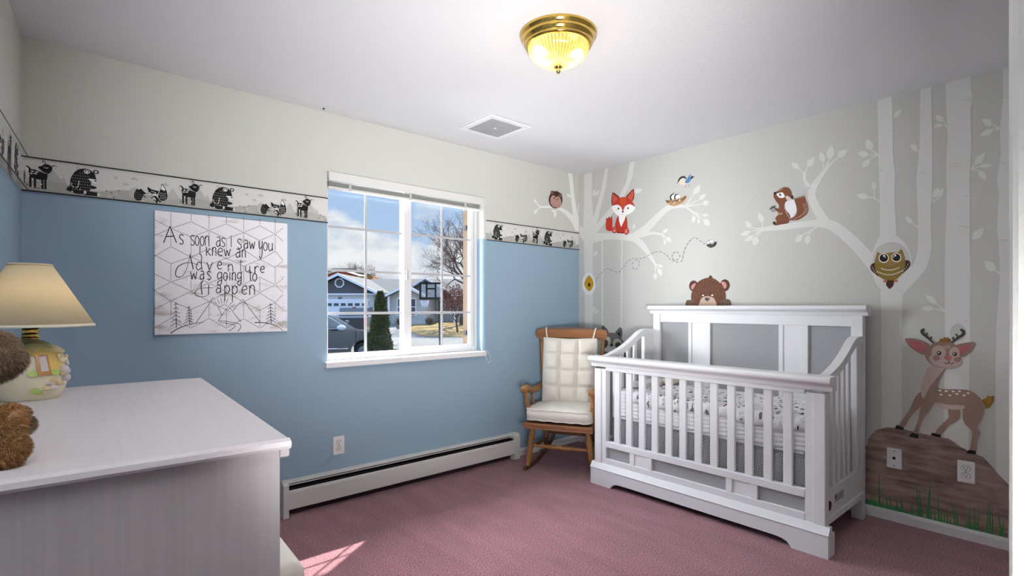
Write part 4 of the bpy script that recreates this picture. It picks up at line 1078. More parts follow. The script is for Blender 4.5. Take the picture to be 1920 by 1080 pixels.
sc = chair_thing('seat_cushion', 'thick oatmeal box cushion on the rocking chair seat', 'cushion', (0, .22, .37))
fr = lambda u, v, h: V3(((u - .5) * (.505 - .03 * v) * (1 - .07 * abs(2 * v - 1) ** 7), (v - .5) * .43 * (1 - .06 * abs(2 * u - 1) ** 7), .060 + h + .003 * math.sin(u * 7) * math.sin(v * 5)))
pf = lambda u, v: .038 + .026 * (1 - abs(2 * u - 1) ** 3) * (1 - abs(2 * v - 1) ** 3) + .002 * math.sin(u * 29 + v * 11)
mb, e1, e2 = pillow(0, 0, 0, 26, 22, fr, pf); mb.build('cushion_body', sc)
mp = MB(); pipe(mp, e1); pipe(mp, e2); mp.build('piping', sc)
mp = MB().tube(cr([(.225, .17, .03), (.262, .15, -.03), (.275, .135, -.055), (.268, .13, -.075), (.255, .14, -.055)], False, 4), .005, m_cush, 6)
mp.build('tie', sc)
mp = MB().tube(cr([(-.225, .17, .03), (-.25, .16, -.02), (-.262, .15, -.06)], False, 4), .005, m_cush, 6); mp.build('tie', sc)
bc = chair_thing('back_cushion', 'tall oatmeal tufted cushion tied to the rocking chair back', 'cushion', (0, .355, .47))
def bfr(u, v, h):
    w = .415 + .018 * v
    return V3(((u - .5) * w - .012, .072 * v + .006 - h * .98, .50 * v + h * .22 + .004 * math.cos(u * 2 * PI)))
def groove(x, c, w): return math.exp(-((x - c) / w) ** 2)
def bpf(u, v):
    e = max(0, (1 - abs(2 * u - 1) ** 6)) * max(0, (1 - abs(2 * v - 1) ** 8))
    g = max(groove(u, 1 / 3, .028), groove(u, 2 / 3, .028)) * .82
    k = max(groove(v, c, .020) for c in (.25, .5, .745)) * .62
    d = max(groove(u, a, .06) * groove(v, c, .05) for a in (1 / 3, 2 / 3) for c in (.25, .5, .745))
    return .016 + .044 * e * (1 - min(.95, max(g, k, d * .95)))
mb, e1, e2 = pillow(0, 0, 0, 48, 56, bfr, bpf); mb.build('cushion_body', bc)
mp = MB(); pipe(mp, e1); pipe(mp, e2); mp.build('piping', bc)
for u in (1 / 3, 2 / 3):
    for v in (.25, .5, .745): MB().ball(bfr(u, v, bpf(u, v) - .001), (.008, .005, .008), m_cush, 10, 6).build('tuft_button', bc)
for s in (-1, 1):
    mp = MB().tube(cr([(s * .185 - .012, .062, .495), (s * .195 - .012, .066, .535), (s * .203 - .012, .080, .577), (s * .205 - .012, .104, .590), (s * .203 - .012, .126, .57), (s * .2 - .012, .130, .52)], False, 4), .006, m_cush, 6, sx=.35, up=(1, 0, 0)); mp.build('tie', bc)

# ================================================================== dresser
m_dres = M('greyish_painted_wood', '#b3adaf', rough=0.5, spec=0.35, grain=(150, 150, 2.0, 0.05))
m_dtop = M('greyish_paint_lit_top', '#d0cacd', rough=0.42, spec=0.4, grain=(150, 3, 150, 0.03))  # same paint as the body; light from above put into the colour
DX, DY, DR = 0.316, 0.938, -0.0502
dr = thing('dresser', 'painted grey-mauve wooden dresser at the left front', 'dresser', (DX, DY, 0), DR)
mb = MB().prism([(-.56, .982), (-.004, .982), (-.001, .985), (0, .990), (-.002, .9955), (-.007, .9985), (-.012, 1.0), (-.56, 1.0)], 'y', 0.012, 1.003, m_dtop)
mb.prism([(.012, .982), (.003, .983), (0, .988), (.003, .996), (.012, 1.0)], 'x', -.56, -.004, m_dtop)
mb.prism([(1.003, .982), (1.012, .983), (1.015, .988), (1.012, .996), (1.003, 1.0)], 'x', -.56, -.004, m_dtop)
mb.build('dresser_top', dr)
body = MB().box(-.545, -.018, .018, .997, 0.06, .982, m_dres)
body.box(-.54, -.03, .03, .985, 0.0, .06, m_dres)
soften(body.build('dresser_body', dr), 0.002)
MB().box(-.02, -.003, .014, 1.001, .966, .982, m_dres, .002).build('top_rail', dr)
m_knob = M('white_knob', '#e6e2da', rough=0.3)
for (z0_, z1_, ys) in ((.78, .94, ((.04, .50), (.515, .975))), (.55, .765, ((.04, .975),)), (.32, .535, ((.04, .975),)), (.09, .305, ((.04, .975),))):
    for (a, b) in ys:
        d = soften(MB().box(-.034, -.0165, a, b, z0_, z1_, m_dres).build('drawer', dr), .004)
        for kx in ((a + b) / 2,) if b - a < .6 else (a + .22, b - .22):
            MB().lathe([(0, 0), (.006, 0), (.006, .006), (.011, .010), (.0115, .0135), (.007, .017), (0, .018)], m_knob, 16, mtx=Matrix.Translation((-.017, kx, (z0_ + z1_) / 2)) @ Matrix.Rotation(PI / 2, 4, 'Y')).build('knob', d)
# footstool beside it
m_stool = M('cream_footstool_cloth', '#dcd6cd', rough=0.9, bump=(300, 0.3, 0.001))
fs_ = thing('footstool', 'cream cushioned footstool on the carpet beside the dresser', 'footstool', (0.515, 1.95, 0), -0.05)
b_ = bmesh.new(); bmesh.ops.create_cube(b_, size=1)
for v in b_.verts: v.co = V3((v.co.x * .27, v.co.y * .36, .285 + v.co.z * .185))
bmesh.ops.bevel(b_, geom=list(b_.edges), offset=.05, segments=6, affect='EDGES', profile=.5)
MB().bm(b_, m_stool, True).build('cushion', fs_)
lp = MB()
for y in (-.18, .18): lp.tube([(-.135, y * .72, .30), (-.138, y * .9, .28), (.138, y * .9, .28), (.135, y * .72, .30)], .004, m_stool, 6)
lp.build('piping', fs_)
MB().box(-.12, .12, -.165, .165, .15, .20, m_oakd, .006).build('frame', fs_)
for sx_ in (-1, 1):
    for sy_ in (-1, 1): turned((sx_ * .10, sy_ * .14, .16), (sx_ * .115, sy_ * .155, 0), [(0, .016), (.4, .02), (.7, .014), (1, .010)], m_oak, 'leg', fs_)

# ================================================================== nursery lamp on the dresser
LXY = (ray(57, 700) * 1.31); LX, LY = LXY.x, LXY.y
lm = thing('table_lamp', 'small ceramic nursery lamp with cottage relief and cream shade on the dresser', 'lamp', (LX, LY, 1.0))
m_cer = M('cream_ceramic', '#e6ddbe', rough=0.28, spec=0.5, coat=0.3)
RA, RC, ZC = .0735, .090, .060
MB().lathe([(0, 0)] + [(RA * math.sqrt(max(0, 1 - ((z - ZC) / RC) ** 2)), z) for z in [0.0, .004, .012, .024, .036, .05, .068, .086, .100, .114, .126,   .136, .143, .1475]] + [(.012, .150)], m_cer, 40).build('ceramic_base', lm)
MB().lathe([(.012, .147), (.0185, .150), (.0185, .153), (.014, .156), (.017, .159), (.017, .162), (.0135, .165), (.016, .168), (.0165, .172), (.0155, .178), (.010, .180), (.010, .20)], m_brass, 28).build('brass_neck', lm)
m_shade = bpy.data.materials.new('cream_lampshade'); m_shade.use_nodes = True
def _shade():
    t = m_shade.node_tree; n = t.nodes; L = t.links; b = n['Principled BSDF']
    b.inputs['Base Color'].default_value = (*lin('#f8efd8'), 1); b.inputs['Roughness'].default_value = 0.9
    tr = n.new('ShaderNodeBsdfTranslucent'); tr.inputs[0].default_value = (*lin('#fbeecb'), 1)
    x = n.new('ShaderNodeMixShader'); x.inputs[0].default_value = .5
    L.new(b.outputs[0], x.inputs[1]); L.new(tr.outputs[0], x.inputs[2]); L.new(x.outputs[0], n['Material Output'].inputs[0])
_shade()
R0, R1, Z0, Z1 = .1285, .0415, .181, .336
MB().lathe([(R0, Z0), (R1, Z1), (R1 - .0012, Z1), (R0 - .0015, Z0), (R0, Z0)], m_shade, 64).build('lamp_shade', lm)
m_trim = M('shade_trim', '#d9c9a2', rough=.9)
MB().lathe([(R0 + .0004, Z0 - .001), (R0 - .0025, Z0 + .006), (R0 - .004, Z0 + .005), (R0 - .002, Z0 - .001), (R0 + .0004, Z0 - .001)], M('shade_hem', '#efe6cf', rough=.9), 64).lathe([(R1 + .003, Z1 - .004), (R1 + .0008, Z1 + .001), (R1 - .002, Z1 + .001), (R1 - .001, Z1 - .004), (R1 + .003, Z1 - .004)], m_trim, 64).build('shade_binding', lm)
MB().tube([(R1, 0, Z1 - .006), (0, 0, Z1 - .012), (-R1, 0, Z1 - .006)], .0015, m_brass, 6).tube([(0, 0, .19), (0, 0, Z1 - .004)], .003, m_brass, 8).build('shade_carrier', lm)
MB().lathe([(.009, .20), (.013, .21), (.024, .235), (.027, .252), (.021, .272), (0, .285)], emit_mat('soft_lamp_bulb', (1.0, .86, .62), 3.0), 20).build('bulb', lm)
lamp('table_lamp_glow', 'POINT', (LX, LY, 1.25), 8.0, (1.0, .88, .70), shadow_soft_size=.03)
def lplace(cx_, cy_, e):
    r_ = ray(cx_ / 3.857, 610 + cy_ / 3.857)
    o_ = V3((-LX, -LY, EYE - 1.0 - ZC)); k = V3((1 / RA, 1 / RA, 1 / RC))
    a_, b2 = V3([o_[i] * k[i] for i in range(3)]), V3([r_[i] * k[i] for i in range(3)])
    A, B, Cc = b2.dot(b2), a_.dot(b2), a_.dot(a_) - 1
    t_ = (-B - math.sqrt(max(0, B * B - A * Cc))) / A
    p_ = o_ + r_ * t_
    n_ = V3((p_.x / RA ** 2, p_.y / RA ** 2, p_.z / RC ** 2)).normalized()
    return p_ + n_ * e + V3((0, 0, ZC))
m_och = M('ochre_glaze', '#c9ac62', rough=.3); m_brn = M('brown_glaze', '#96683c', rough=.3); m_lgr = M('leaf_green_glaze', '#a3b86a', rough=.3)
m_grey = M('lilac_grey_glaze', '#cbc4c6', rough=.3); m_tan2 = M('tan_glaze', '#d3bb94', rough=.35); m_rof = M('straw_roof_glaze', '#d8cc92', rough=.35)
fl = Flat(lplace, .0006, .0008)
def slab(pts, mat, e0=.0002, e1=.003, sm=True):
    q = cr(pts, True, 3) if sm else [((a[0] * (3 - k) + b[0] * k) / 3, (a[1] * (3 - k) + b[1] * k) / 3) for a, b in zip(pts, pts[1:] + pts[:1]) for k in range(3)]
    n_ = len(q); lo = [lplace(x, y, e0) for x, y in q]; hi = [lplace(x, y, e1) for x, y in q]
    mb = MB().add(lo + hi, [[i, (i + 1) % n_, n_ + (i + 1) % n_, n_ + i] for i in range(n_)], mat, False)
    def split(a, b, c, k):
        if k == 0: mb.add([lplace(*a, e1), lplace(*b, e1), lplace(*c, e1)], [[0, 1, 2]], mat, False); return
        m = lambda u, v: ((u[0] + v[0]) / 2, (u[1] + v[1]) / 2)
        ab, bc_, ca = m(a, b), m(b, c), m(c, a)
        for t in ((a, ab, ca), (ab, b, bc_), (ca, bc_, c), (ab, bc_, ca)): split(*t, k - 1)
    for t in tessellate_polygon([[V3((x, y, 0)) for x, y in q]]): split(q[t[0]], q[t[1]], q[t[2]], 2)
    return mb
MBs = slab([(190, 195), (262, 150), (330, 190), (440, 200), (452, 260), (420, 330), (350, 360), (285, 350), (250, 235)], m_och, e1=.003, sm=False)
cot = MBs.build('cottage_relief', lm)
slab([(262, 138), (300, 140), (400, 158), (455, 192), (440, 206), (335, 196), (290, 172), (240, 196), (180, 178), (200, 150)], m_rof, e1=.006, sm=False).build('roof', cot)
slab([(250, 224), (335, 216), (365, 352), (276, 366)], m_brn, e1=.0055, sm=False).build('window_frame', cot)
slab([(277, 236), (322, 230), (345, 330), (294, 338)], m_grey, e1=.0062, sm=False).build('window_pane', cot)
mb = MB()
def ball_at(x, y, e, r, mat): mb.ball(lplace(x, y, e), r, mat, 14, 10)
for x, y, a, b in ((150, 146, 40, 12), (215, 158, 34, 18), (235, 352, 34, 22), (262, 478, 48, 22), (395, 338, 32, 22), (300, 150, 18, 9)):
    slab([(x + a * math.cos(k * PI / 4), y + b * math.sin(k * PI / 4)) for k in range(8)], m_lgr, e1=.004).build('leaf_relief', lm)
mb = MB()
for x, y, r_, mt_ in ((385, 395, .008, m_tan2), (350, 420, .006, m_grey), (330, 455, .007, m_tan2), (380, 450, .009, m_grey), (420, 420, .007, m_tan2), (300, 470, .004, m_grey)): ball_at(x, y, .0, (r_ * 1.3, r_ * .8, r_ * .8), mt_)
mb.build('stone_relief', lm)
m_cb = M('cream_bear_glaze', '#e3d7b8', rough=.3)
mb = MB()
ball_at(440, 250, .004, .0095, m_cb); ball_at(412, 226, .004, .004, m_cb); ball_at(462, 222, .004, .004, m_cb); ball_at(446, 264, .012, .004, m_cb)
ball_at(452, 320, .004, .011, m_grey); ball_at(470, 375, .002, .010, m_grey); ball_at(436, 345, .006, .006, m_tan2); ball_at(448, 412, .003, .006, m_cb)
ball_at(478, 275, .0, .007, m_grey); ball_at(484, 330, .0, .008, m_grey); ball_at(476, 230, .0, .006, m_tan2)
for x, y in ((430, 244), (452, 246), (446, 262)): ball_at(x, y, .0135 if y < 250 else .0162, .0011, mk)
mb.build('bear_relief', lm)

# ================================================================== plush bear at the left edge
tb = thing('teddy_bear', 'brown furry plush bear sitting on the dresser at the left picture edge', 'plush toy', (-0.06, 1.07, 1.002))
m_f1 = M('grey_brown_fur', '#6f5a46', rough=.9); m_f2 = M('pale_fur_tip', '#a8937a', rough=.9); m_f3 = M('chestnut_fur', '#7d5631', rough=.9); m_f4 = M('dark_chestnut_fur', '#4c301c', rough=.9); m_f5 = M('gold_fur_tip', '#a98355', rough=.9)
m_pad = M('tan_leather_pad', '#8b6a4a', rough=.55)
TB = V3(tb.location); BAS = Matrix((RT, FW, V3((0, 0, 1)))).transposed()
def W_(x, y, t): return EYEV + ray(x / 3.857, 610 + y / 3.857) * t - TB
TS = .78 / 981 / 3.857
def furry(name, parts, mats, ln, dens=1500000, parent=tb):
    mb = MB(); rnd = random.Random(hash(name) % 97 + 3 if False else len(name))
    for c, r, roll in parts:
        rot = BAS @ Matrix.Rotation(roll, 3, 'Y')
        mb.ball(c, r, mats[0], 20, 14, rot)
        n_ = int(dens * (r[0] * r[1] + r[1] * r[2] + r[0] * r[2]) * 1.33 * PI)
        for _ in range(n_):
            d = V3((rnd.gauss(0, 1), rnd.gauss(0, 1), rnd.gauss(0, 1))).normalized()
            p = V3([d[i] * r[i] for i in range(3)]); nn = V3([d[i] / r[i] for i in range(3)]).normalized()
            p, nn = c + rot @ p, rot @ nn
            sd = nn.cross(V3((rnd.gauss(0, 1), rnd.gauss(0, 1), rnd.gauss(0, 1)))).normalized()
            l_ = ln * rnd.uniform(.6, 1.25); w_ = .00034
            tip = p + nn * l_ * .8 + sd.cross(nn) * l_ * rnd.uniform(-.4, .4) + V3((0, 0, -l_ * .35)) + RT * l_ * .25
            md = p + nn * l_ * .5
            mb.add([p - sd * w_, p + sd * w_, md + sd * w_ * .7, md - sd * w_ * .7, tip], [[0, 1, 2, 3], [3, 2, 4]], rnd.choice(mats))
    return mb.build(name, parent)
t_ = .80
furry('head', [(W_(-130, 190, t_ + .015), (.030, .035, .029), 0), (W_(-34, 160, t_), (.0205, .026, .0215), 0)], [m_f1, m_f1, m_f2], .009)
furry('muzzle', [(W_(14, 292, t_ - .012), (.0315, .022, .0155), -.62)], [m_f1, m_f4, m_f2, m_f1], .008)
furry('body', [(W_(-460, 600, t_ + .02), (.055, .05, .080), 0)], [m_f3, m_f4, m_f5], .009, 300000)
furry('leg', [(W_(-20, 880, .755), (.040, .022, .0235), 0), (W_(48, 955, .748), (.015, .017, .016), 0), (W_(30, 800, .765), (.020, .02, .028), .25)], [m_f3, m_f4, m_f5], .007)
ft = furry('foot', [(W_(58, 690, .775), (.017, .021, .024), .12)], [m_f3, m_f3, m_f5], .006)
MB().ball(W_(106, 715, .772), (.0045, .016, .022), m_pad, 14, 10, BAS @ Matrix.Rotation(.15, 3, 'Y')).build('sole_pad', ft)
furry('foot', [(W_(172, 720, .80), (.0085, .016, .0125), 0), (W_(140, 650, .80), (.008, .014, .012), .3)], [m_f4, m_f1, m_f4, m_f2], .006)
# ================================================================== the painted forest on the mural wall
PK = 1.25
def pm(name, hexc, **k): return M('paint_' + name, hexc, rough=0.75, k=PK, spec=0.2, **k)
p_tree = pm('birch_white', '#c2c2bf'); p_leaf = pm('leaf_white', '#c1c2bd'); p_bark = pm('bark_line', '#a3a49f'); p_hole = MATS['warm_grey_wall_paint']
p_black = pm('black', '#1b1a1b'); p_white = pm('white', '#dedddb'); p_halo = pm('halo', '#d0d0d4')
def wallp(x0, y0, s, back=False):
    if back: return lambda x, y, e: on_y(x0 + x / s, y0 + y / s, WY - 0.0006 - e)
    return lambda x, y, e: on_x(x0 + x / s, y0 + y / s, WX - 0.0006 - e)
def painting(name, label, cat, x0, y0, s, draw, back=False, start=0.0003, group=None):
    fl = Flat(wallp(x0, y0, s, back), 0.00004 if start > 0.0005 else 0.000002, start)
    draw(fl)
    c = sum((v for v in fl.mb.v), Vector()) / len(fl.mb.v)
    c = Vector((c.x, WY, c.z)) if back else Vector((WX, c.y, c.z))
    return top(fl.mb, name, label, cat, c, group=group)
def C(x0, y0, s, pts): return [(x0 + x / s, y0 + y / s) for x, y in pts]
CA, CB_, CC_, CD_, CE_, CF_ = (980, 300, 2.7), (1120, 310, 3.858), (1380, 260, 3.6), (1600, 120, 3.176), (1600, 440, 3.375), (1600, 740, 3.176)
def kit(fl):
    def po(c, pts, m=p_tree, sm=False): fl.poly(cr(C(*c, pts), True, 3) if sm else C(*c, pts), m)
    def st(c, pts, w, m=p_tree): fl.line(C(*c, pts), [q / c[2] for q in w] if isinstance(w, (list, tuple)) else w / c[2], m)
    def lf(c, a, b, w, tw=None):
        (x0, y0), (x1, y1) = C(*c, [a, b]); 
        if tw: st(c, [tw, a] if len(tw) == 2 and not isinstance(tw[0], tuple) else list(tw) + [a], [max(6, w * .3), 5], p_leaf)
        fl.leaf(x0, y0, x1, y1, w / c[2], p_leaf)
    def bark(c, *segs):
        fl.e = max(fl.e, 0.0006)
        for a, b in segs: fl.line(C(*c, [a, b]), [.35, .9], p_bark, False)
    return po, st, lf, bark
def floor_y(px):      # picture row where the mural wall meets the baseboard
    r = ray(px, 600); return CY - FPX * ((0.05 - EYE) * r.x / WX)
def tree_corner(fl):
    po, st, lf, bark = kit(fl); c = CA
    fx0, fx1 = 980 + 314 / 2.7, 980 + 352 / 2.7
    fl.poly(C(*c, [(312, 70), (312, 200), (306, 330), (310, 420), (313, 560), (315, 860)]) + [(fx0, floor_y(fx0)), (fx1, floor_y(fx1))] + C(*c, [(353, 860), (356, 700), (354, 560), (356, 420), (362, 330), (351, 200), (351, 62)]), p_tree)
    po(c, [(290, 330), (312, 350), (312, 420), (300, 400), (287, 380)])
    po(c, [(418, 42), (434, 39), (420, 140), (400, 220), (376, 320), (352, 370), (350, 320), (380, 215), (400, 140)])
    po(c, [(543, 11), (567, 5), (556, 80), (535, 140), (510, 190), (440, 290), (390, 350), (350, 400), (352, 350), (430, 260), (490, 180), (525, 110)])
    st(c, [(345, 405), (400, 392), (470, 386), (540, 388)], [40, 30, 27, 26])
    b = CB_
    st(b, [(-60, 520), (0, 516), (150, 514), (290, 525)], [44, 50, 46, 60]); st(b, [(262, 515), (350, 460), (440, 370), (530, 300), (650, 298)], [50, 55, 45, 36, 16])
    st(b, [(262, 525), (320, 570), (370, 640), (424, 725)], [50, 46, 28, 12]); st(b, [(310, 505), (400, 490), (475, 502)], [40, 20, 10])
    for a, e, w, t in (((695, 212), (746, 142), 42, (640, 296)), ((735, 250), (787, 204), 30, (645, 296)), ((760, 278), (810, 266), 38, (645, 298)), ((768, 392), (816, 436), 46, ((640, 300), (700, 345))), ((700, 362), (692, 416), 30, (680, 330)), ((733, 385), (733, 426), 22, (712, 345)), ((758, 360), (806, 362), 24, (690, 335)),
                       ((420, 780), (417, 830), 28, (422, 722)), ((440, 742), (466, 802), 34, (424, 722)), ((440, 718), (477, 740), 24, (424, 715)), ((475, 490), (511, 457), 26, (455, 500)), ((497, 522), (536, 552), 34, (470, 500)), ((484, 535), (492, 577), 20, (470, 505)), ((262, 465), (268, 418), 20, None)): lf(b, a, e, w, t)
    for a, e, w in (((357, 185), (366, 148), 16), ((368, 182), (388, 150), 15), ((560, 162), (608, 150), 26), ((360, 486), (380, 460), 17), ((358, 772), (366, 738), 16), ((362, 780), (384, 757), 12)): lf(c, a, e, w, None)
    bark(c, ((313, 126), (326, 130)), ((313, 137), (322, 139)), ((352, 150), (338, 154)), ((314, 455), (326, 452)), ((354, 250), (342, 254)))
painting('painted_birch', 'white birch painted by the room corner with fox branch', 'mural painting', 0, 0, 1, tree_corner, group='painted birch trees')
def tree_owl(fl):
    po, st, lf, bark = kit(fl); d, e, c = CD_, CE_, CC_
    top_ = lambda x: (x, 122 + (1908 - x) * 0.2506 - 2.5)
    fl.poly([top_(1645)] + C(*d, [(148, 350), (150, 600), (158, 800), (160, 1000)]) + C(*e, [(165, 20)]) + C(*e, [(270, 20)]) + C(*d, [(255, 1000), (246, 760), (251, 640), (238, 560), (235, 350)]) + [top_(1672)], p_tree)
    fl.poly([top_(1725.5)] + C(*d, [(395, 480), (376, 700), (385, 900), (385, 1080)]) + C(*d, [(466, 1080), (463, 850), (471, 700), (472, 480)]) + [top_(1746.5)], p_tree)
    st(e, [(422 + 28, -40), (452, 80), (425, 190), (370, 260), (300, 330), (250, 390)], [84, 86, 82, 78, 84, 90])
    st(c, [(540, 572), (640, 582), (750, 660), (850, 760), (950, 880), (1030, 1000)], [44, 68, 76, 80, 92, 100])
    po(e, [(178, 0), (262, 0), (330, 60), (364, 140), (360, 240), (310, 350), (178, 350), (120, 250), (112, 150), (140, 60)], p_tree, True)
    x0, x1 = 1600 + 178 / 3.375, 1600 + 306 / 3.375
    fl.poly(C(*e, [(172, 330), (178, 600)]) + [(x0, floor_y(x0)), (x1, floor_y(x1))] + C(*e, [(306, 600), (312, 330)]), p_tree)
    o = (1620, 450, 10.8)
    fl.e = 0.0005
    po(o, [(560, 42), (340, 100), (205, 260), (185, 450), (260, 650), (560, 790), (860, 600), (930, 420), (870, 200), (740, 85)], p_hole, True)
    st(c, [(620, 570), (540, 570), (400, 585), (280, 600), (170, 612)], [60, 46, 42, 38, 22])
    st(c, [(610, 580), (560, 500), (520, 420), (512, 355), (560, 270), (625, 185)], [70, 62, 56, 52, 36, 14]); st(c, [(500, 345), (466, 280), (462, 225)], [36, 26, 16])
    for a, b, w, t in (((685, 125), (750, 73), 46, (620, 190)), ((630, 142), (644, 44), 54, (604, 200)), ((590, 162), (570, 84), 40, (590, 205)), ((425, 200), (374, 164), 40, (462, 240)), ((480, 192), (529, 124), 44, (466, 245)),
                       ((180, 570), (154, 498), 42, (176, 612)), ((100, 602), (64, 555), 38, (176, 608)), ((97, 625), (32, 652), 34, (176, 612)), ((120, 655), (60, 692), 36, (170, 616)), ((140, 660), (120, 724), 46, (172, 618)), ((448, 650), (401, 698), 42, ((550, 590), (490, 630))), ((490, 648), (476, 716), 40, (510, 618)),
                       ((915, 78), (880, 3), 56, (962, 112)), ((898, 108), (820, 98), 44, (962, 112)), ((905, 140), (847, 196), 38, (950, 112)), ((932, 348), (928, 289), 34, (934, 398)), ((895, 397), (813, 381), 42, ((972, 425), (930, 400)))): lf(c, a, b, w, t)
    for a, b, w, t in (((240, 322), (288, 266), 28, None), ((384, 518), (340, 478), 38, (396, 522)), ((352, 948), (308, 908), 32, (386, 972)), ((472, 800), (512, 733), 36, (464, 826)), ((506, 796), (536, 737), 30, (470, 822))): lf(d, a, b, w, t)
    bark(d, ((236, 402), (208, 400)), ((150, 610), (175, 608)), ((150, 630), (185, 626)), ((150, 640), (170, 636)), ((472, 450), (450, 453)), ((388, 655), (425, 645)), ((384, 872), (408, 876)), ((384, 888), (400, 890)), ((250, 1028), (232, 1024)))
    bark(e, ((262, 345), (305, 358)), ((180, 592), (215, 592)), ((180, 608), (205, 608)), ((304, 772), (250, 768)), ((304, 792), (265, 786)))
painting('painted_birch', 'white forked birch painted behind the owl and squirrel', 'mural painting', 0, 0, 1, tree_owl, group='painted birch trees')
def tree_deer(fl):
    po, st, lf, bark = kit(fl); d, e = CD_, CE_
    top_ = lambda x: (x, 122 + (1908 - x) * 0.2506 - 2.5)
    x0, x1 = 1600 + 572 / 3.375, 1600 + 730 / 3.375
    fl.poly([top_(1773)] + C(*d, [(555, 300), (562, 430), (553, 600), (557, 800), (550, 1000)]) + C(*e, [(583, 0), (580, 300), (580, 560), (576, 760)]) + [(x0, floor_y(x0)), (x1, floor_y(x1))] + C(*e, [(734, 860), (741, 560), (742, 250), (737, 0)]) + C(*d, [(697, 950), (693, 700), (703, 480), (698, 270), (712, 195), (701, 155)]) + [top_(1819.5)], p_tree)
    fl.e = 0.0005; fl.ell(*C(*e, [(662, 618)])[0], 15, 16, p_hole)
    for a, b, w, t in (((538, 342), (488, 304), 38, (556, 374)), ((530, 362), (479, 371), 26, (556, 374)), ((722, 600), (785, 529), 40, (703, 626)), ((750, 610), (832, 600), 24, (703, 626)), ((747, 635), (791, 689), 42, (703, 622)), ((706, 1045), (779, 976), 50, None)): lf(d, a, b, w, t)
    for a, b, w, t in (((530, 438), (456, 381), 40, (580, 484)), ((510, 468), (427, 465), 36, (580, 486))): lf(e, a, b, w, t)
    bark(d, ((712, 186), (670, 200)), ((712, 204), (652, 214)), ((710, 214), (676, 226)), ((554, 603), (635, 588)), ((554, 618), (648, 602)), ((694, 790), (655, 787)), ((694, 966), (630, 966)), ((694, 974), (664, 974)))
    bark(e, ((740, 548), (705, 546)), ((640, 560), (680, 570)))
painting('painted_birch', 'wide white birch trunk painted behind the deer', 'mural painting', 0, 0, 1, tree_deer, group='painted birch trees')
def tree_right(fl):
    po, st, lf, bark = kit(fl); d, e = CD_, CE_
    top_ = lambda x: (x, 122 + (1908 - x) * 0.2506 - 2.5)
    x0 = 1600 + 905 / 3.375
    fl.poly([top_(1880.5)] + C(*d, [(893, 190), (885, 270), (872, 400), (880, 530), (855, 690), (868, 760), (855, 1000)]) + C(*e, [(915, 0), (931, 250), (906, 560), (900, 830)]) + [(x0, floor_y(x0)), (1912, floor_y(1912)), top_(1916)], p_tree)
    for a, b, w, t in (((828, 362), (763, 328), 44, (872, 384)), ((835, 390), (750, 430), 34, (872, 384))): lf(d, a, b, w, t)
    lf(e, (900, 228), (830, 168), 60, (936, 252))
    bark(d, ((893, 205), (935, 190)), ((872, 598), (930, 586)), ((858, 1050), (915, 1046)), ((856, 1062), (905, 1062)))
    bark(e, ((908, 34), (975, 40)), ((910, 60), (955, 62)), ((905, 598), (950, 600)), ((1020, 820), (990, 818)))
painting('painted_birch', 'white birch trunk painted at the right end by the doorway', 'mural painting', 0, 0, 1, tree_right, group='painted birch trees')
def branch_back(fl):
    po, st, lf, bark = kit(fl); c = CA
    po(c, [(231, 66), (251, 70), (262, 180), (275, 260), (287, 310), (287, 375), (270, 340), (255, 280), (245, 200)])
    st(c, [(286, 352), (255, 300), (215, 262), (180, 245), (140, 238), (88, 238)], [40, 28, 20, 14, 12, 7])
    for a, e, w, t in (((72, 222), (57, 196), 10, (90, 238)), ((76, 248), (57, 273), 14, (95, 238)), ((168, 260), (160, 294), 14, (182, 246)), ((168, 262), (142, 254), 16, None), ((244, 188), (221, 171), 14, None), ((284, 238), (288, 216), 10, (282, 262))): lf(c, a, e, w, t)
p_keep = (p_tree, p_leaf)
p_tree = p_leaf = pm('branch_white', '#d6d7d4')
painting('painted_branch', 'white branch painted on the window wall beside the corner', 'mural painting', 0, 0, 1, branch_back, back=True)
p_tree, p_leaf = p_keep

S0 = 0.0011                                       # the animals were painted after the trees
def rope(fl):
    for a, b in (((403, 408), (403, 842)), ((502, 404), (499, 858))):
        fl.line([a, b], 5, p_leaf, False)
        n = 40
        fl.dots([(a[0] + (b[0] - a[0]) * i / n + (1.5 if i % 2 else -1.5), a[1] + (b[1] - a[1]) * i / n) for i in range(n)], 4.6, p_leaf, 6)
painting('painted_swing', 'pair of pale painted swing ropes hanging from the fox branch', 'mural painting', *CA, rope, start=0.0008)
hx = (1080, 500, 9.0)
def hive(fl):
    y, y2 = pm('hive_gold', '#b58f22'), pm('hive_line', '#7d6420')
    fl.ell(215, 292, 112, 190, p_halo, n=28)
    q = [(218, 150), (265, 190), (285, 235), (298, 290), (280, 350), (262, 385), (225, 412), (185, 385), (160, 350), (138, 290), (155, 240), (172, 195)]
    fl.sm(q, y, 3)
    for k, (yy, w) in enumerate(((185, 40), (210, 48), (235, 60), (262, 70), (290, 78), (320, 68), (348, 58), (375, 42))): fl.line([(218 - w, yy), (218, yy + 9), (218 + w, yy)], 5, y2)
    fl.ell(222, 307, 20, 32, pm('hive_hole', '#2a1a14')); fl.line([(219, 140), (220, 168)], 8, pm('twig', '#5a4a38'), False)
painting('painted_beehive', 'golden beehive painted on the corner birch trunk', 'mural painting', *hx, hive, start=S0)
trail = C(1080, 500, 9.0, [(320, 275), (350, 210), (395, 145), (440, 95), (500, 42), (545, 40), (620, 68), (705, 97), (760, 70)]) + C(*CB_, [(160, 768), (190, 735), (225, 692), (270, 670), (299, 690), (297, 740), (265, 752), (253, 712), (285, 682), (340, 668), (400, 635), (450, 625), (500, 650), (535, 688), (575, 686), (596, 652), (572, 626), (545, 642), (542, 672), (575, 700), (610, 690), (625, 630), (650, 570), (690, 527), (720, 530), (760, 560), (795, 580)])
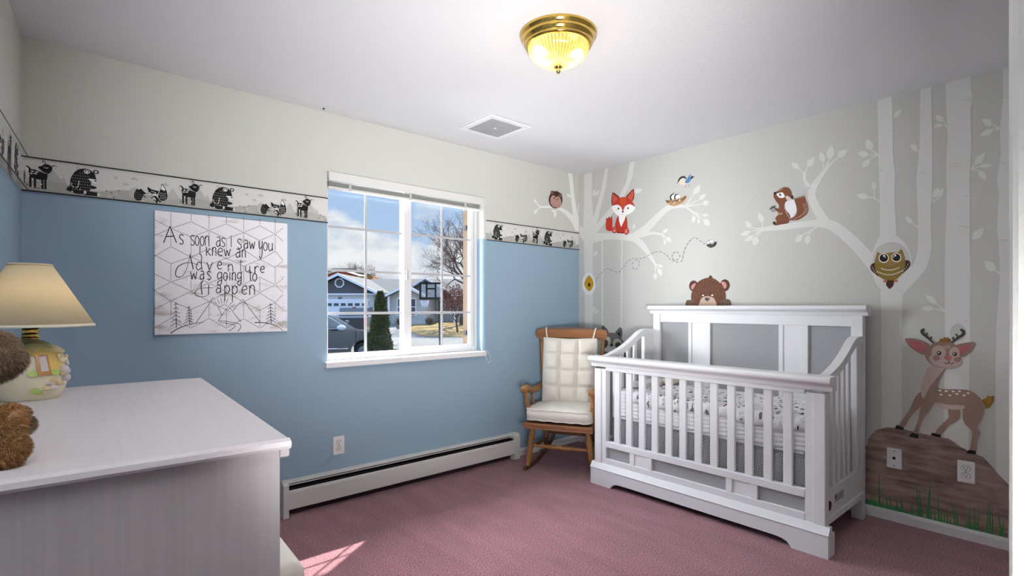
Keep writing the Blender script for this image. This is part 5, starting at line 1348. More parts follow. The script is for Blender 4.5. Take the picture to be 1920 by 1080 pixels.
def dashes(fl):
    p = cr(trail, False, 6); acc = 0; seg = [p[0]]; on = True
    m = pm('dash_grey', '#4a4a49')
    for a, b in zip(p, p[1:]):
        acc += math.hypot(b[0] - a[0], b[1] - a[1]); seg.append(b)
        if acc > (3.6 if on else 2.2):
            if on and len(seg) > 1: fl.line(seg, 0.75, m, False)
            seg = [b]; acc = 0; on = not on
painting('painted_bee_trail', 'dashed looping flight line painted between beehive and bee', 'mural painting', 0, 0, 1, dashes, start=S0)
bx = (1230, 310, 6.353)
def bee(fl):
    k = pm('bee_dark', '#2f3032')
    for x, y, r in ((632, 915, -.5), (660, 905, -.2)): fl.ell(x, y, 32, 20, k, r); fl.ell(x, y, 28, 16, p_white, r)
    fl.sm([(602, 950), (640, 936), (680, 936), (698, 912), (722, 914), (716, 945), (690, 970), (655, 982), (625, 972)], k)
    for x in (632, 655, 678): fl.line([(x, 940), (x - 4, 974)], 5, pm('bee_grey', '#6b6c6d'), False)
    fl.line([(715, 914), (730, 898)], 3, k, False)
painting('painted_bee', 'small dark striped bee painted at the end of the dashed line', 'mural painting', *bx, bee, start=S0)
def bird(fl):
    b, k = pm('bird_blue', '#4d77a8'), pm('bird_black', '#232328')
    fl.ell(318, 198, 48, 34, pm('bird_cream', '#c9bfae'), .1)
    fl.line([(268, 195), (284, 158), (322, 138), (364, 158)], [10, 20, 20, 12], k)
    fl.poly([(320, 145), (338, 120), (345, 148)], k)
    fl.sm([(344, 192), (372, 158), (412, 100), (408, 148), (420, 165), (390, 205), (355, 212)], b, 2)
    fl.poly([(410, 150), (432, 118), (436, 135), (462, 130), (432, 156), (415, 165)], k)
    fl.line([(268, 172), (262, 195), (250, 215)], [8, 10, 5], pm('beak_dark', '#57504a'))
    o = pm('bird_leg', '#9c6a4e')
    for a, c in (((358, 230), (356, 262)), ((384, 222), (398, 250))): fl.line([a, c], 5, o, False); fl.line([(c[0] - 10, c[1] + 4), (c[0] + 8, c[1])], 4, o, False)
painting('painted_bird', 'blue and black bird painted flying above the nest', 'mural painting', *bx, bird, start=S0)
def nest(fl):
    k, t, d = pm('nest_black', '#232328'), pm('nest_tan', '#b08a63'), pm('nest_dark', '#3f2d22')
    for x0 in (0, 50): fl.ell(205 + x0, 385, 34, 34, p_white); fl.line([(184 + x0, 412), (172 + x0, 380), (188 + x0, 350), (214 + x0 * .9, 336 + x0 * .25)], [14, 16, 14, 6], k); fl.line([(208 + x0 * .95, 334 + x0 * .3), (222 + x0 * .95, 316 + x0 * .3)], 7, pm('bird_leg', '#9c6a4e'), False)
    fl.sm([(104, 414), (140, 420), (200, 410), (260, 402), (340, 372), (366, 364), (334, 430), (275, 470), (210, 486), (150, 466)], t, 3)
    rn = random.Random(4)
    for i in range(110):
        u = rn.random(); x = 118 + 236 * u; yb = 420 - 50 * u + 0; h_ = 62 * math.sin(PI * (0.12 + .8 * u)); y = yb + rn.random() * h_
        a = rn.uniform(-1.2, 1.2); l = rn.uniform(9, 20); fl.line([(x - l * math.cos(a) / 2, y - l * math.sin(a) / 2), (x + l * math.cos(a) / 2, y + l * math.sin(a) / 2)], 5, (d, k, d, p_white, d, t)[i % 6], False)
painting('painted_nest', 'brown twig nest with two chicks painted on the branch', 'mural painting', *bx, nest, start=S0)
def fox(fl):
    dk, inn, red, og, pk = pm('fox_dark', '#6f3126'), pm('fox_ear', '#b4503f'), pm('fox_red', '#a93426'), pm('fox_orange', '#b54a29'), pm('fox_pink', '#cf8579')
    fl.sm([(128, 690), (150, 702), (185, 668), (215, 692), (238, 652), (252, 760), (250, 880), (244, 940), (180, 952), (118, 912), (118, 790)], red, 2)
    for x, y in ((137, 700), (185, 680), (236, 670)): fl.ell(x, y, 12, 14, dk)
    fl.sm([(380, 645), (330, 720), (298, 860), (305, 960), (360, 992), (450, 998), (540, 985), (554, 800), (518, 645)], red, 3)
    fl.poly([(378, 630), (525, 640), (498, 730), (462, 800), (428, 872), (402, 800), (385, 740)], p_white)
    fl.line([(385, 880), (375, 980)], 10, dk); fl.line([(465, 880), (450, 985)], 10, dk)
    for x, y, px_, py_ in ((285, 930, 293, 945), (542, 962, 530, 968)):
        fl.ell(x, y, 46, 68, dk, .3 if x > 400 else -.2); fl.ell(x, y, 41, 62, red, .3 if x > 400 else -.2); fl.ell(px_, py_, 28, 28, pk)
        for dx in (-24, 0, 24): fl.ell(x + dx, y - 44 + abs(dx) * .3, 10, 12, pk)
    for x, y in ((375, 978), (450, 990)): fl.ell(x, y, 18, 14, p_black)
    fl.sm([(262, 168), (330, 210), (402, 282), (300, 400), (248, 442), (226, 330), (240, 230)], dk, 2); fl.poly([(258, 198), (372, 288), (258, 420), (240, 320)], inn)
    fl.sm([(676, 98), (694, 200), (682, 300), (632, 352), (518, 276), (600, 170)], dk, 2); fl.poly([(668, 130), (684, 220), (640, 338), (548, 270)], inn)
    fl.sm([(244, 450), (260, 530), (310, 600), (380, 642), (450, 655), (560, 622), (660, 562), (714, 466), (620, 400), (465, 470), (330, 410)], p_white, 3)
    fl.poly(cr([(246, 446), (330, 335), (400, 276)], False, 3) + cr([(400, 276), (490, 263), (560, 285)], False, 3) + cr([(560, 285), (640, 340), (712, 466)], False, 3) + cr([(712, 466), (620, 412), (545, 420), (492, 480), (466, 570)], False, 3) + cr([(466, 570), (442, 500), (400, 432), (330, 420), (246, 446)], False, 3), red)
    fl.poly([(405, 285), (535, 278), (528, 400), (468, 548), (412, 400)], og)
    for x, y in ((372, 498), (567, 488)): fl.ell(x, y, 18, 20, p_black); fl.ell(x - 5, y - 8, 5, 5, p_white)
    fl.ell(462, 562, 22, 16, dk); fl.line([(436, 606), (452, 614), (468, 606)], 7, pm('mouth_grey', '#5f6670'))
painting('painted_fox', 'red fox painted sitting on the white branch', 'mural painting', 1125, 345, 10.8, fox, start=S0)
def hog(fl):
    dk, fc = pm('hog_dark', '#3f2f26'), pm('hog_face', '#a88579')
    ol = []
    for i in range(96):
        a = 2 * PI * i / 96; r = 1.0 if i % 2 else 1.13
        ol.append((645 + 188 * r * math.cos(a), 455 + 238 * r * math.sin(a)))
    fl.poly(ol, dk)
    for x, y in ((545, 250), (785, 325)): fl.ell(x, y, 48, 58, dk); fl.ell(x, y + 6, 36, 42, pm('hog_ear', '#86584f'))
    fl.sm([(494, 470), (515, 370), (590, 320), (655, 385), (722, 352), (785, 425), (808, 530), (785, 640), (740, 692), (640, 672), (560, 645), (505, 570)], fc, 3)
    fl.sm([(600, 300), (655, 270), (715, 310), (655, 370)], dk, 2)
    for x, y in ((605, 410), (705, 438)): fl.ell(x, y, 20, 26, p_black); fl.ell(x - 4, y - 8, 5, 6, p_white)
    fl.ell(653, 455, 14, 18, pm('hog_nose', '#7d5450')); fl.line([(630, 510), (652, 522), (676, 515)], 7, pm('hog_nose', '#7d5450'))
    for x, y in ((588, 620), (722, 648)): fl.ell(x, y, 42, 46, pm('hog_foot', '#8f6c5c')); fl.ell(x, y + 4, 32, 34, fc)
painting('painted_hedgehog', 'round pink-faced hedgehog painted on the window wall branch', 'mural painting', 1000, 345, 15.43, hog, back=True, start=S0)
def coon(fl):
    g, g2, lt, dk = pm('coon_grey', '#626060'), pm('coon_ear', '#56585c'), pm('coon_light', '#b0aea6'), pm('coon_patch', '#49443f')
    fl.sm([(300, 870), (480, 860), (760, 860), (860, 1000), (880, 1250), (500, 1320), (250, 1250), (240, 1000)], g, 3)
    fl.sm([(262, 276), (360, 340), (432, 455), (370, 500), (250, 410)], g2, 2); fl.poly([(300, 360), (396, 462), (362, 492), (292, 404)], p_black)
    fl.sm([(728, 316), (772, 420), (752, 580), (720, 602), (580, 475), (640, 380)], g2, 2); fl.poly([(710, 420), (716, 556), (614, 490)], p_black)
    fl.sm([(430, 462), (530, 456), (630, 490), (725, 590), (805, 700), (815, 830), (740, 920), (480, 960), (300, 920), (235, 820), (255, 650), (335, 530)], g, 3)
    fl.ell(385, 720, 92, 165, lt, .12, 26); fl.ell(645, 755, 118, 150, lt, -.25, 26); fl.sm([(250, 850), (480, 800), (720, 850), (680, 930), (480, 955), (300, 920)], pm('coon_muzzle', '#c4c4c4'), 3)
    fl.poly([(445, 470), (560, 470), (530, 650), (498, 740), (470, 650)], g)
    fl.ell(328, 738, 74, 112, dk, .25, 22); fl.ell(662, 772, 78, 78, dk, -.4, 22)
    for x, y in ((372, 676), (628, 745)): fl.ell(x, y, 14, 14, p_black)
    fl.sm([(462, 752), (495, 740), (530, 756), (497, 808)], p_black, 2); fl.line([(460, 825), (495, 832), (525, 822)], 6, p_black)
painting('painted_raccoon', 'grey raccoon painted peeking above the left crib rail', 'mural painting', 1110, 590, 13.5, coon, start=S0)
def bearp(fl):
    br = M('paint_bear_brown', '#5d4032', rough=.8, k=PK, var=(90, .35), spec=.1); rim = pm('bear_rim', '#4a2f25'); pk = pm('bear_pink', '#ac7c77'); lt = pm('bear_muzzle', '#ab9485')
    for x, y, a, b in ((440, 450, 122, 148), (1282, 430, 130, 160)): fl.ell(x, y, a, b, rim, n=28)
    fl.sm([(500, 372), (440, 388), (368, 462), (400, 552), (455, 490)], pk, 2); fl.sm([(1178, 345), (1270, 335), (1328, 410), (1318, 500), (1270, 522), (1220, 430)], pk, 2)
    fl.poly([(830, 240), (892, 145), (906, 182), (934, 180), (948, 245)], rim)
    fl.sm([(420, 1000), (375, 850), (375, 680), (430, 520), (560, 340), (720, 250), (850, 225), (980, 245), (1130, 350), (1260, 520), (1305, 680), (1290, 850), (1200, 1000)], br, 3)
    arm = M('paint_bear_arm', '#5c4d41', rough=.8, k=PK, var=(90, .3), spec=.1)
    fl.sm([(228, 990), (240, 860), (290, 824), (380, 832), (440, 800), (470, 990)], arm, 2); fl.sm([(1150, 990), (1190, 830), (1280, 805), (1390, 812), (1440, 870), (1440, 990)], arm, 2)
    fl.sm([(605, 990), (610, 880), (640, 800), (720, 740), (820, 724), (940, 748), (1010, 820), (1035, 990)], lt, 3)
    fl.sm([(745, 775), (810, 760), (882, 768), (860, 822), (806, 862), (755, 828)], pm('bear_nose', '#3c3d40'), 2); fl.ell(840, 782, 22, 10, lt)
    for x, y in ((690, 680), (940, 676)): fl.ell(x, y, 46, 32, rim); fl.ell(x + 3, y + 22, 28, 20, p_white)
painting('painted_bear', 'brown bear head painted peeking over the crib headboard', 'mural painting', 1270, 505, 14.4, bearp, start=S0)
def squir(fl):
    br, dk, gy = pm('squirrel_brown', '#6f4532'), pm('squirrel_dark', '#4a2d22'), pm('squirrel_tip', '#abb0ae')
    fl.sm([(500, 520), (560, 440), (720, 420), (765, 640), (680, 795), (610, 790), (560, 690)], p_halo, 3)
    fl.sm([(712, 400), (760, 265), (850, 172), (960, 130), (1085, 135), (950, 260), (945, 330), (860, 380)], gy, 3)
    fl.sm([(600, 855), (720, 785), (772, 680), (756, 560), (712, 400), (800, 395), (940, 340), (980, 450), (1030, 580), (1012, 700), (920, 800), (800, 866), (690, 878), (620, 872)], br, 3)
    for k in range(8): x = 715 + 29 * k; fl.poly([(x - 4, 420 - 9 * k), (x + 10, 355 - 8 * k), (x + 28, 420 - 9 * k)], br)
    rn = random.Random(2)
    fl.dots([(xr - 30 * c - 8 * (r % 2), 500 + 46 * r + 14 * c) for r, xr in enumerate((968, 1000, 1012, 1006, 985, 940, 862, 770)) for c in range(3)], 8, p_white, 5)
    fl.sm([(248, 272), (290, 240), (340, 208), (400, 160), (470, 134), (550, 133), (602, 165), (645, 230), (652, 300), (640, 400), (560, 432), (512, 470), (486, 560), (500, 640), (590, 720), (622, 800), (602, 880), (570, 942), (430, 968), (290, 994), (258, 965), (320, 930), (288, 850), (300, 790), (350, 722), (330, 675), (262, 642), (240, 605), (270, 590), (355, 612), (356, 520), (300, 450), (265, 385), (245, 360)], br, 3)
    fl.ell(664, 358, 28, 50, dk, -.25); fl.sm([(512, 350), (560, 325), (610, 360), (648, 400), (590, 440), (545, 420)], pm('squirrel_cheek', '#c3b8ae'), 2)
    fl.sm([(308, 290), (372, 258), (440, 248), (478, 290), (497, 357), (400, 377), (350, 345)], p_white, 2); fl.ell(395, 300, 24, 30, p_black); fl.ell(402, 288, 7, 7, p_white)
    fl.ell(276, 265, 30, 26, p_black, -.5); fl.ell(262, 938, 36, 36, dk); fl.line([(262, 945), (420, 905), (520, 900)], 8, dk)
    fl.sm([(148, 628), (200, 575), (285, 543), (288, 576), (180, 634)], pm('acorn_cap', '#46494d'), 2); fl.line([(195, 540), (212, 572)], 10, pm('acorn_cap', '#46494d'), False)
    fl.sm([(178, 632), (250, 600), (285, 592), (288, 650), (252, 697), (205, 687)], pm('acorn_nut', '#84878a'), 2)
    fl.line([(262, 600), (330, 630), (380, 650)], [14, 34, 44], br)
    fl.dots([(305 + 26 * (i % 6), 790 - 20 * (i % 6) * (1 if i % 6 < 4 else .6) - 14 * (i // 6)) for i in range(14)], 7, p_white, 5); fl.dots([(520 + 20 * (i % 5), 670 + 38 * (i % 5) + 12 * (i // 5)) for i in range(13)], 7, p_white, 5)
    fl.dots([(360 + 17 * (i % 6), 205 - 10 * (i % 6) + 14 * (i // 6)) for i in range(12)], 5, p_white, 5)
painting('painted_squirrel', 'brown squirrel painted holding an acorn on the branch', 'mural painting', 1430, 340, 12.0, squir, start=S0)
def owl(fl):
    ol, hd, dk, rim, og = pm('owl_olive', '#77642f'), pm('owl_head', '#7f6a42'), pm('owl_brown', '#3c2723'), pm('owl_rim', '#d8cdb8'), pm('owl_orange', '#b06c3a')
    fl.sm([(250, 470), (165, 478), (124, 540), (150, 620), (240, 700), (320, 745), (330, 600)], dk, 2); fl.sm([(820, 430), (890, 408), (942, 455), (930, 530), (850, 620), (735, 712), (760, 560)], dk, 2)
    fl.dots([(148 + 9 * i + 24 * (i % 2), 530 + 19 * i) for i in range(9)], 7, p_white, 5); fl.dots([(915 - 14 * i - 16 * (i % 2), 470 + 22 * i) for i in range(9)], 7, p_white, 5)
    fl.poly([(468, 800), (604, 800), (602, 880), (592, 925), (560, 965), (515, 996), (482, 962), (448, 920), (446, 870)], dk)
    fl.poly(cr([(275, 238), (310, 268), (390, 276), (560, 250), (690, 246), (755, 184), (800, 270), (836, 400), (826, 560), (760, 700), (650, 790), (540, 816), (400, 796), (290, 722), (226, 590), (218, 420), (246, 330)], True, 3), ol)
    fl.sm([(270, 275), (390, 285), (560, 258), (700, 255), (790, 290), (815, 400), (700, 470), (545, 540), (400, 470), (260, 460), (232, 400)], hd, 3)
    for x, y, a, b in ((400, 366, 104, 98), (655, 356, 100, 94)): fl.ell(x, y, a, b, rim, n=28); fl.ell(x, y - 2, a - 18, b - 18, p_black, n=28)
    for x, y, r in ((405, 320, 22), (432, 348, 11), (632, 314, 20), (600, 345, 11)): fl.ell(x, y, r, r, p_white)
    fl.sm([(522, 412), (545, 400), (568, 412), (545, 462)], og, 2)
    def scal(x0, y0, x1, y1, n, sag):
        for i in range(n):
            f = lambda t: (x0 + (x1 - x0) * t, y0 + (y1 - y0) * t + sag * math.sin(PI * t)); a, b = f(i / n), f((i + 1) / n)
            fl.line([a, ((a[0] + b[0]) / 2, (a[1] + b[1]) / 2 + 22), b], 9, p_white)
    scal(345, 565, 716, 545, 7, 42); scal(262, 625, 792, 598, 9, 80)
    for x, y in ((430, 824), (635, 818)):
        for dx in (-24, 0, 24): fl.ell(x + dx, y + 8, 15, 28, og)
painting('painted_owl', 'olive owl with big black eyes painted in the tree hollow', 'mural painting', 1620, 450, 10.8, owl, start=S0)
def rock(fl):
    rk = M('paint_rock_brown', '#78655f', rough=.85, k=PK, spec=.1, grain=(7, 5, 34, .55), var=(7, .35)); gr = pm('grass_green', '#24693d', var=(40, .3)); g2 = pm('blade_green', '#2c6136')
    fl.poly([(20, 652), (20, 345), (62, 320), (84, 300), (90, 262), (110, 232), (142, 208), (200, 194), (290, 204), (400, 230), (470, 244), (560, 260), (600, 282), (640, 312), (700, 342), (770, 370), (800, 400), (830, 432), (860, 470), (890, 500), (926, 536), (933, 580), (926, 700), (920, 866)], rk)
    fl.poly([(20, 600), (70, 618), (120, 634), (180, 655), (250, 678), (320, 698), (380, 714), (440, 738), (500, 750), (570, 764), (640, 783), (700, 800), (760, 808), (840, 832), (920, 853), (920, 868), (500, 772), (20, 656)], gr)
    rn = random.Random(11)
    for x, h, b in ((155, 245, -4), (205, 120, -12), (228, 120, -14), (290, 140, -8), (300, 100, -12), (352, 110, -6), (395, 235, -25), (410, 200, -20), (440, 260, 22), (448, 220, 14), (510, 190, -10), (560, 130, -4), (610, 190, -30), (625, 150, -20), (690, 165, 4), (730, 170, -14), (735, 140, 20), (795, 205, 12), (815, 230, -6), (830, 190, -4), (880, 190, -22), (890, 120, 6)) + tuple((rn.randint(60, 915), rn.randint(40, 110), rn.randint(-10, 10)) for _ in range(46)):
        yb = 650 + (x - 60) * .235 + 30 * (x > 0)
        fl.line([(x, yb), (x + b * .3, yb - h * .5), (x + b, yb - h)], [13, 9, 2], g2)
painting('painted_rock', 'brown rock with green grass painted low on the mural wall', 'mural painting', *CF_, rock, start=0.0009)
def deer(fl):
    br, lt, ear, och, hv, ant = pm('deer_brown', '#846b60'), pm('deer_light', '#ab9892'), pm('deer_pink', '#9c545c'), pm('deer_ochre', '#74571f'), pm('deer_hoof', '#191718'), pm('antler_dark', '#3b3c37')
    fl.sm([(494, 735), (572, 740), (570, 812), (512, 848), (482, 874), (448, 918), (408, 908), (450, 850), (500, 800)], br, 2)
    fl.sm([(320, 625), (338, 690), (285, 752), (238, 802), (222, 832), (194, 874), (156, 862), (200, 800), (240, 740), (272, 668)], br, 2)
    fl.sm([(482, 466), (458, 512), (432, 562), (432, 606), (520, 611), (630, 617), (692, 650), (732, 702), (739, 760), (720, 822), (692, 868), (711, 902), (692, 952), (683, 1034), (643, 1030), (655, 950), (655, 892), (612, 850), (592, 800), (596, 745), (560, 738), (500, 735), (415, 702), (380, 745), (335, 802), (310, 852), (294, 912), (260, 908), (290, 830), (310, 740), (330, 670), (375, 580), (430, 500)], br, 3)
    fl.poly(cr([(376, 455), (474, 462), (430, 522), (376, 592), (330, 676), (311, 620), (320, 560), (344, 500)], True, 3), lt)
    fl.sm([(412, 700), (500, 716), (606, 721), (592, 748), (500, 746), (404, 726)], lt, 2)
    for q in ([(148, 852), (198, 872), (194, 886), (136, 876)], [(250, 904), (297, 916), (294, 946), (230, 930)], [(388, 906), (449, 918), (444, 938), (378, 920)], [(636, 1020), (684, 1030), (684, 1050), (618, 1042)]): fl.poly(q, hv)
    fl.poly([(722, 684), (758, 668), (755, 655), (780, 660), (806, 654), (806, 690), (790, 715), (778, 735), (742, 742), (748, 728)], och)
    A = lambda p, w: fl.line(p, w, ant)
    A([(402, 302), (360, 265), (325, 235), (318, 218), (336, 205)], [9, 17, 20, 20, 14]); A([(346, 252), (356, 230)], 12); A([(374, 276), (386, 256)], 12)
    A([(516, 300), (560, 265), (592, 245), (600, 222), (578, 208)], [9, 17, 20, 20, 14]); A([(562, 258), (548, 238)], 12); A([(536, 280), (526, 260)], 12)
    fl.sm([(204, 272), (262, 268), (332, 286), (378, 325), (342, 380), (280, 356), (235, 320)], br, 3); fl.sm([(222, 284), (290, 290), (345, 325), (328, 360), (268, 334)], ear, 2)
    fl.sm([(540, 322), (600, 300), (673, 294), (660, 340), (612, 386), (572, 388)], br, 3); fl.sm([(566, 348), (612, 314), (652, 312), (620, 354), (580, 374)], ear, 2)
    fl.sm([(368, 330), (400, 300), (450, 290), (512, 296), (556, 322), (580, 380), (584, 430), (530, 468), (470, 470), (400, 452), (352, 414), (340, 368)], br, 3)
    fl.poly([(430, 292), (444, 270), (462, 268), (470, 256), (482, 266), (494, 258), (498, 270), (514, 272), (506, 284), (518, 296)], och)
    fl.ell(432, 364, 49, 50, lt, n=24); fl.ell(538, 370, 36, 44, lt, n=24); fl.sm([(364, 400), (400, 378), (470, 404), (500, 418), (545, 402), (585, 412), (582, 440), (530, 470), (470, 467), (400, 447)], lt, 3)
    for x, y in ((434, 368), (541, 374)): fl.ell(x, y, 15, 14, p_black); fl.ell(x - 1, y - 1, 7.5, 7, p_white); fl.ell(x + 2, y + 1, 5.5, 5.5, p_black)
    ck = pm('deer_cheek', '#8a6b67')
    fl.ell(418, 401, 24, 18, ck); fl.ell(558, 412, 23, 18, ck); fl.sm([(478, 390), (500, 388), (524, 392), (501, 420)], pm('deer_nose', '#9c5d57'), 2)
    fl.line([(466, 428), (484, 440), (500, 430), (516, 441), (534, 430)], 4, p_black); fl.line([(501, 416), (501, 436)], 4, p_black, False)
    for x, y in ((440, 620), (482, 624), (530, 626), (573, 625), (448, 648), (507, 653), (555, 643), (603, 653), (631, 638)): fl.ell(x, y, 11, 5.5, p_white, .15)
    fl.dots([(472 + 9 * (i % 5) + 3 * (i // 5), 318 + 8 * (i // 5)) for i in range(14)], 2.4, p_white, 5)
painting('painted_deer', 'brown spotted deer with antlers painted standing on the rock', 'mural painting', 1640, 560, 3.6, deer, start=S0 + 0.0022)
# ================================================================== the street outside, built along the view axis (local x: right, y: away)
ER = -YAW
def epos(px, d, z): return Vector((0, 0, 0)) + FW * d + RT * ((px - CX) / FPX * d) + Vector((0, 0, z))
def zg(d): return -0.9 + 0.0264 * (min(d, 48) - 20)
def eth(name, label, cat, px, d, z=None, rz=0.0, group=None): return thing(name, label, cat, epos(px, d, zg(d) if z is None else z), ER + rz, group)
def LX_(px, d): return (px - CX) / FPX * d
def EZ(y, d): return EYE + (CY - y) / FPX * d
m_conc = M('street_concrete', '#5a5957', rough=.95, var=(.6, .12)); m_conc2 = M('driveway_concrete', '#696765', rough=.95, var=(.8, .1))
m_lawn = M('dry_winter_lawn', '#857252', rough=1.0, var=(2.2, .3), bump=(40, .6, .03), spec=0)
def ground(name, pts, mat, lift=0.0):
    """pts = (r, d) in metres across and away."""
    P = [FW * d + RT * r + Vector((0, 0, zg(d) + lift)) for r, d in pts]
    mb = MB(); n = len(P)
    tri = [list(t) for t in tessellate_polygon([[Vector((r, d, 0)) for r, d in pts]])]
    mb.add(P + [p - Vector((0, 0, .12)) for p in P], tri + [[n + i for i in t][::-1] for t in tri] + [[i, (i + 1) % n, n + (i + 1) % n, n + i] for i in range(n)], mat)
    return struct(mb, name)
ground('ground_street', [(-40, 6.0), (6, 6.0), (30, 20), (60, 48), (-60, 48)], m_conc)
ground('ground_far', [(-60, 48), (60, 48), (120, 160), (-120, 160)], m_lawn)
ground('ground_driveway', [(-17, 24.5), (LX_(775, 31), 26.5), (LX_(770, 33), 31), (LX_(745, 45), 45), (-18, 45)], m_conc2, .02)
ground('ground_lawn', cr([(LX_(768, 36), 36), (LX_(785, 33.2), 33.2), (LX_(820, 31.6), 31.6), (2, 31), (12, 32), (13, 47), (0, 47), (LX_(745, 46), 46), (LX_(752, 42), 42)], True, 3), m_lawn, .03)
ground('ground_curb', [(LX_(700, 24), 24.2), (LX_(760, 24), 24.0), (14, 26), (14, 26.4), (LX_(760, 24), 24.4), (LX_(700, 24), 24.6)], M('curb_concrete', '#62605e', rough=.9), .08)

# ------------------------------------------------------------------ house across the street
D = 45.0
m_sid = M('grey_siding', '#b6b4b0', rough=.8, grain=(.2, .2, 9, .06)); m_dsid = M('charcoal_gable_siding', '#55555b', rough=.8, grain=(.2, .2, 9, .08))
m_roof = M('grey_shingle', '#525150', rough=.95, var=(3, .1)); m_trimw = M('house_white_trim', '#dcdce0', rough=.6); m_win = M('dark_window_glass', '#3a424c', rough=.15, spec=.6)
hs = eth('house', 'grey ranch house with white trim and charcoal garage gable', 'house', 700, D)
HX, HZ = LX_(700, D), zg(D)
X = lambda px, d=D: LX_(px, d) - HX
Z = lambda y, d=D: EZ(y, d) - HZ
gx, ex0, ex1 = X(637), X(568), X(706)
pk, ev, tb_ = Z(516), Z(549), Z(551)
MB().box(X(574), X(700), 0, 9, 0, ev, m_sid).build('garage_wall', hs)
MB().prism([(ex0 + .2, tb_), (ex1 - .2, tb_), (gx, pk - .1)], 'y', -.02, 8.8, m_dsid).build('gable', hs)
MB().box(ex0, ex1, -.10, 0, tb_ - .10, tb_ + .04, m_trimw).build('gable_trim', hs)
def slope(a, b, t, y0, y1, mat, name, par=hs):
    return MB().prism([a, b, (b[0], b[1] + t), (a[0], a[1] + t)], 'y', y0, y1, mat).build(name, par)
slope((ex0 - .1, ev - .05), (gx, pk), .14, -.45, 9, m_roof, 'garage_roof'); slope((gx, pk), (ex1 + .1, ev - .05), .14, -.45, 9, m_roof, 'garage_roof')
for a, b in (((ex0 - .12, ev - .12), (gx, pk - .06)), ((gx, pk - .06), (ex1 + .12, ev - .12))): slope(a, b, .24, -.52, -.44, m_trimw, 'fascia')
oc = [(gx + .44 * math.cos(PI / 8 + i * PI / 4), Z(530.5) + .44 * math.sin(PI / 8 + i * PI / 4)) for i in range(8)]
vt = MB().prism(oc, 'y', -.09, .05, m_trimw).build('gable_vent', hs)
MB().prism([(gx + (x - gx) * .72, Z(530.5) + (z - Z(530.5)) * .72) for x, z in oc], 'y', -.11, 0, m_dsid).build('louvre', vt)
gd0, gd1, gdt = X(585), X(690), Z(563.5)
gdo = MB().box(gd0, gd1, -.06, .04, 0, gdt, m_trimw)
for i in range(1, 4): gdo.box(gd0, gd1, -.07, -.05, gdt * i / 4 - .012, gdt * i / 4 + .012, m_sid)
gd = gdo.build('garage_door', hs)
for i in range(8):
    a = gd0 + (gd1 - gd0) * (i + .16) / 8; b = gd0 + (gd1 - gd0) * (i + .84) / 8
    MB().box(a, b, -.075, -.05, Z(573.5), Z(568.5), m_win).build('door_window', gd)
MB().box(gd0 - .15, gd1 + .15, -.05, .02, gdt, gdt + .12, m_trimw).build('door_trim', hs)
dg = {'8': [[(.5, .5), (.1, .72), (.2, .95), (.5, 1), (.8, .95), (.9, .72), (.5, .5), (.1, .28), (.2, .05), (.5, 0), (.8, .05), (.9, .28), (.5, .5)]], '2': [[(.1, .8), (.3, 1), (.7, 1), (.9, .75), (.1, 0), (.9, 0)]]}
mb = MB()
for k, c in enumerate('882'):
    for st_ in dg[c]:
        mb.tube([(X(634.6) + k * .115 + x * .09, -.05, Z(560.5) + z_ * .16) for x, z_ in st_], .014, M('house_number_black', '#222226', rough=.6), 5)
mb.build('house_number', hs)
# main body and its roof behind
d2 = 4.0
MB().box(X(690), X(905), d2 + .5, 14, 0, 2.55, m_sid).build('main_wall', hs)
MB().prism([(d2 - .2, 2.45), (9.5, 4.35), (15, 2.5), (15, 2.36), (9.5, 4.2), (d2 - .2, 2.31)], 'x', X(640), X(925), m_roof).build('main_roof', hs)
# right wing with a low gable towards the street
wx0, wx1, wy = X(727), X(806), -1.0
wz0, wz1 = Z(556), Z(539)
MB().prism([(wx0 + .3, 0), (wx1 - .2, 0), (wx1 - .2, wz0), ((wx0 + wx1) / 2, wz1 - .1), (wx0 + .3, wz0)], 'y', wy, 8, m_sid).build('wing_wall', hs)
wc = (wx0 + wx1) / 2
slope((wx0, wz0 - .1), (wc, wz1), .14, wy - .5, 9, m_roof, 'wing_roof'); slope((wc, wz1), (wx1, wz0 - .1), .14, wy - .5, 9, m_roof, 'wing_roof')
for a, b in (((wx0 - .05, wz0 - .16), (wc, wz1 - .05)), ((wc, wz1 - .05), (wx1 + .05, wz0 - .16))): slope(a, b, .22, wy - .57, wy - .49, m_trimw, 'fascia')
bx0, bx1, bc = X(758), X(834), X(794)
MB().prism([(bx0, Z(548)), (bx1, Z(548)), (bc, Z(527))], 'y', 1.0, 8, m_dsid).build('gable', hs)
for a, b in (((bx0 - .1, Z(548)), (bc, Z(525.5))), ((bc, Z(525.5)), (bx1 + .1, Z(548)))): slope(a, b, .26, .8, .95, m_trimw, 'fascia'); slope(a, b, .14, .8, 9, m_roof, 'wing_roof')
def hwin(px0, px1, y0, y1, yy, mull=1):
    a, b, z0_, z1_ = X(px0), X(px1), Z(y1), Z(y0)
    w = MB().box(a, b, yy - .08, yy + .02, z0_, z1_, m_trimw).build('house_window', hs)
    for i in range(mull):
        s = (b - a) / mull
        for (c, e) in ((z0_ + .1, (z0_ + z1_) / 2 - .04), ((z0_ + z1_) / 2 + .04, z1_ - .1)): MB().box(a + i * s + .1, a + (i + 1) * s - .1, yy - .10, yy - .06, c, e, m_win).build('pane', w)
hwin(749, 785, 559, 592, wy, 2); hwin(806, 822, 560, 590, d2 + .45); hwin(832, 848, 572, 592, d2 + .45); hwin(868, 880, 572, 596, d2 + .45)
for px in (735.5, 798, 851): MB().box(X(px) - .09, X(px) + .09, wy - .35 if px < 740 else .6, wy - .17 if px < 740 else .78, 0, Z(556), m_trimw).build('porch_post', hs)

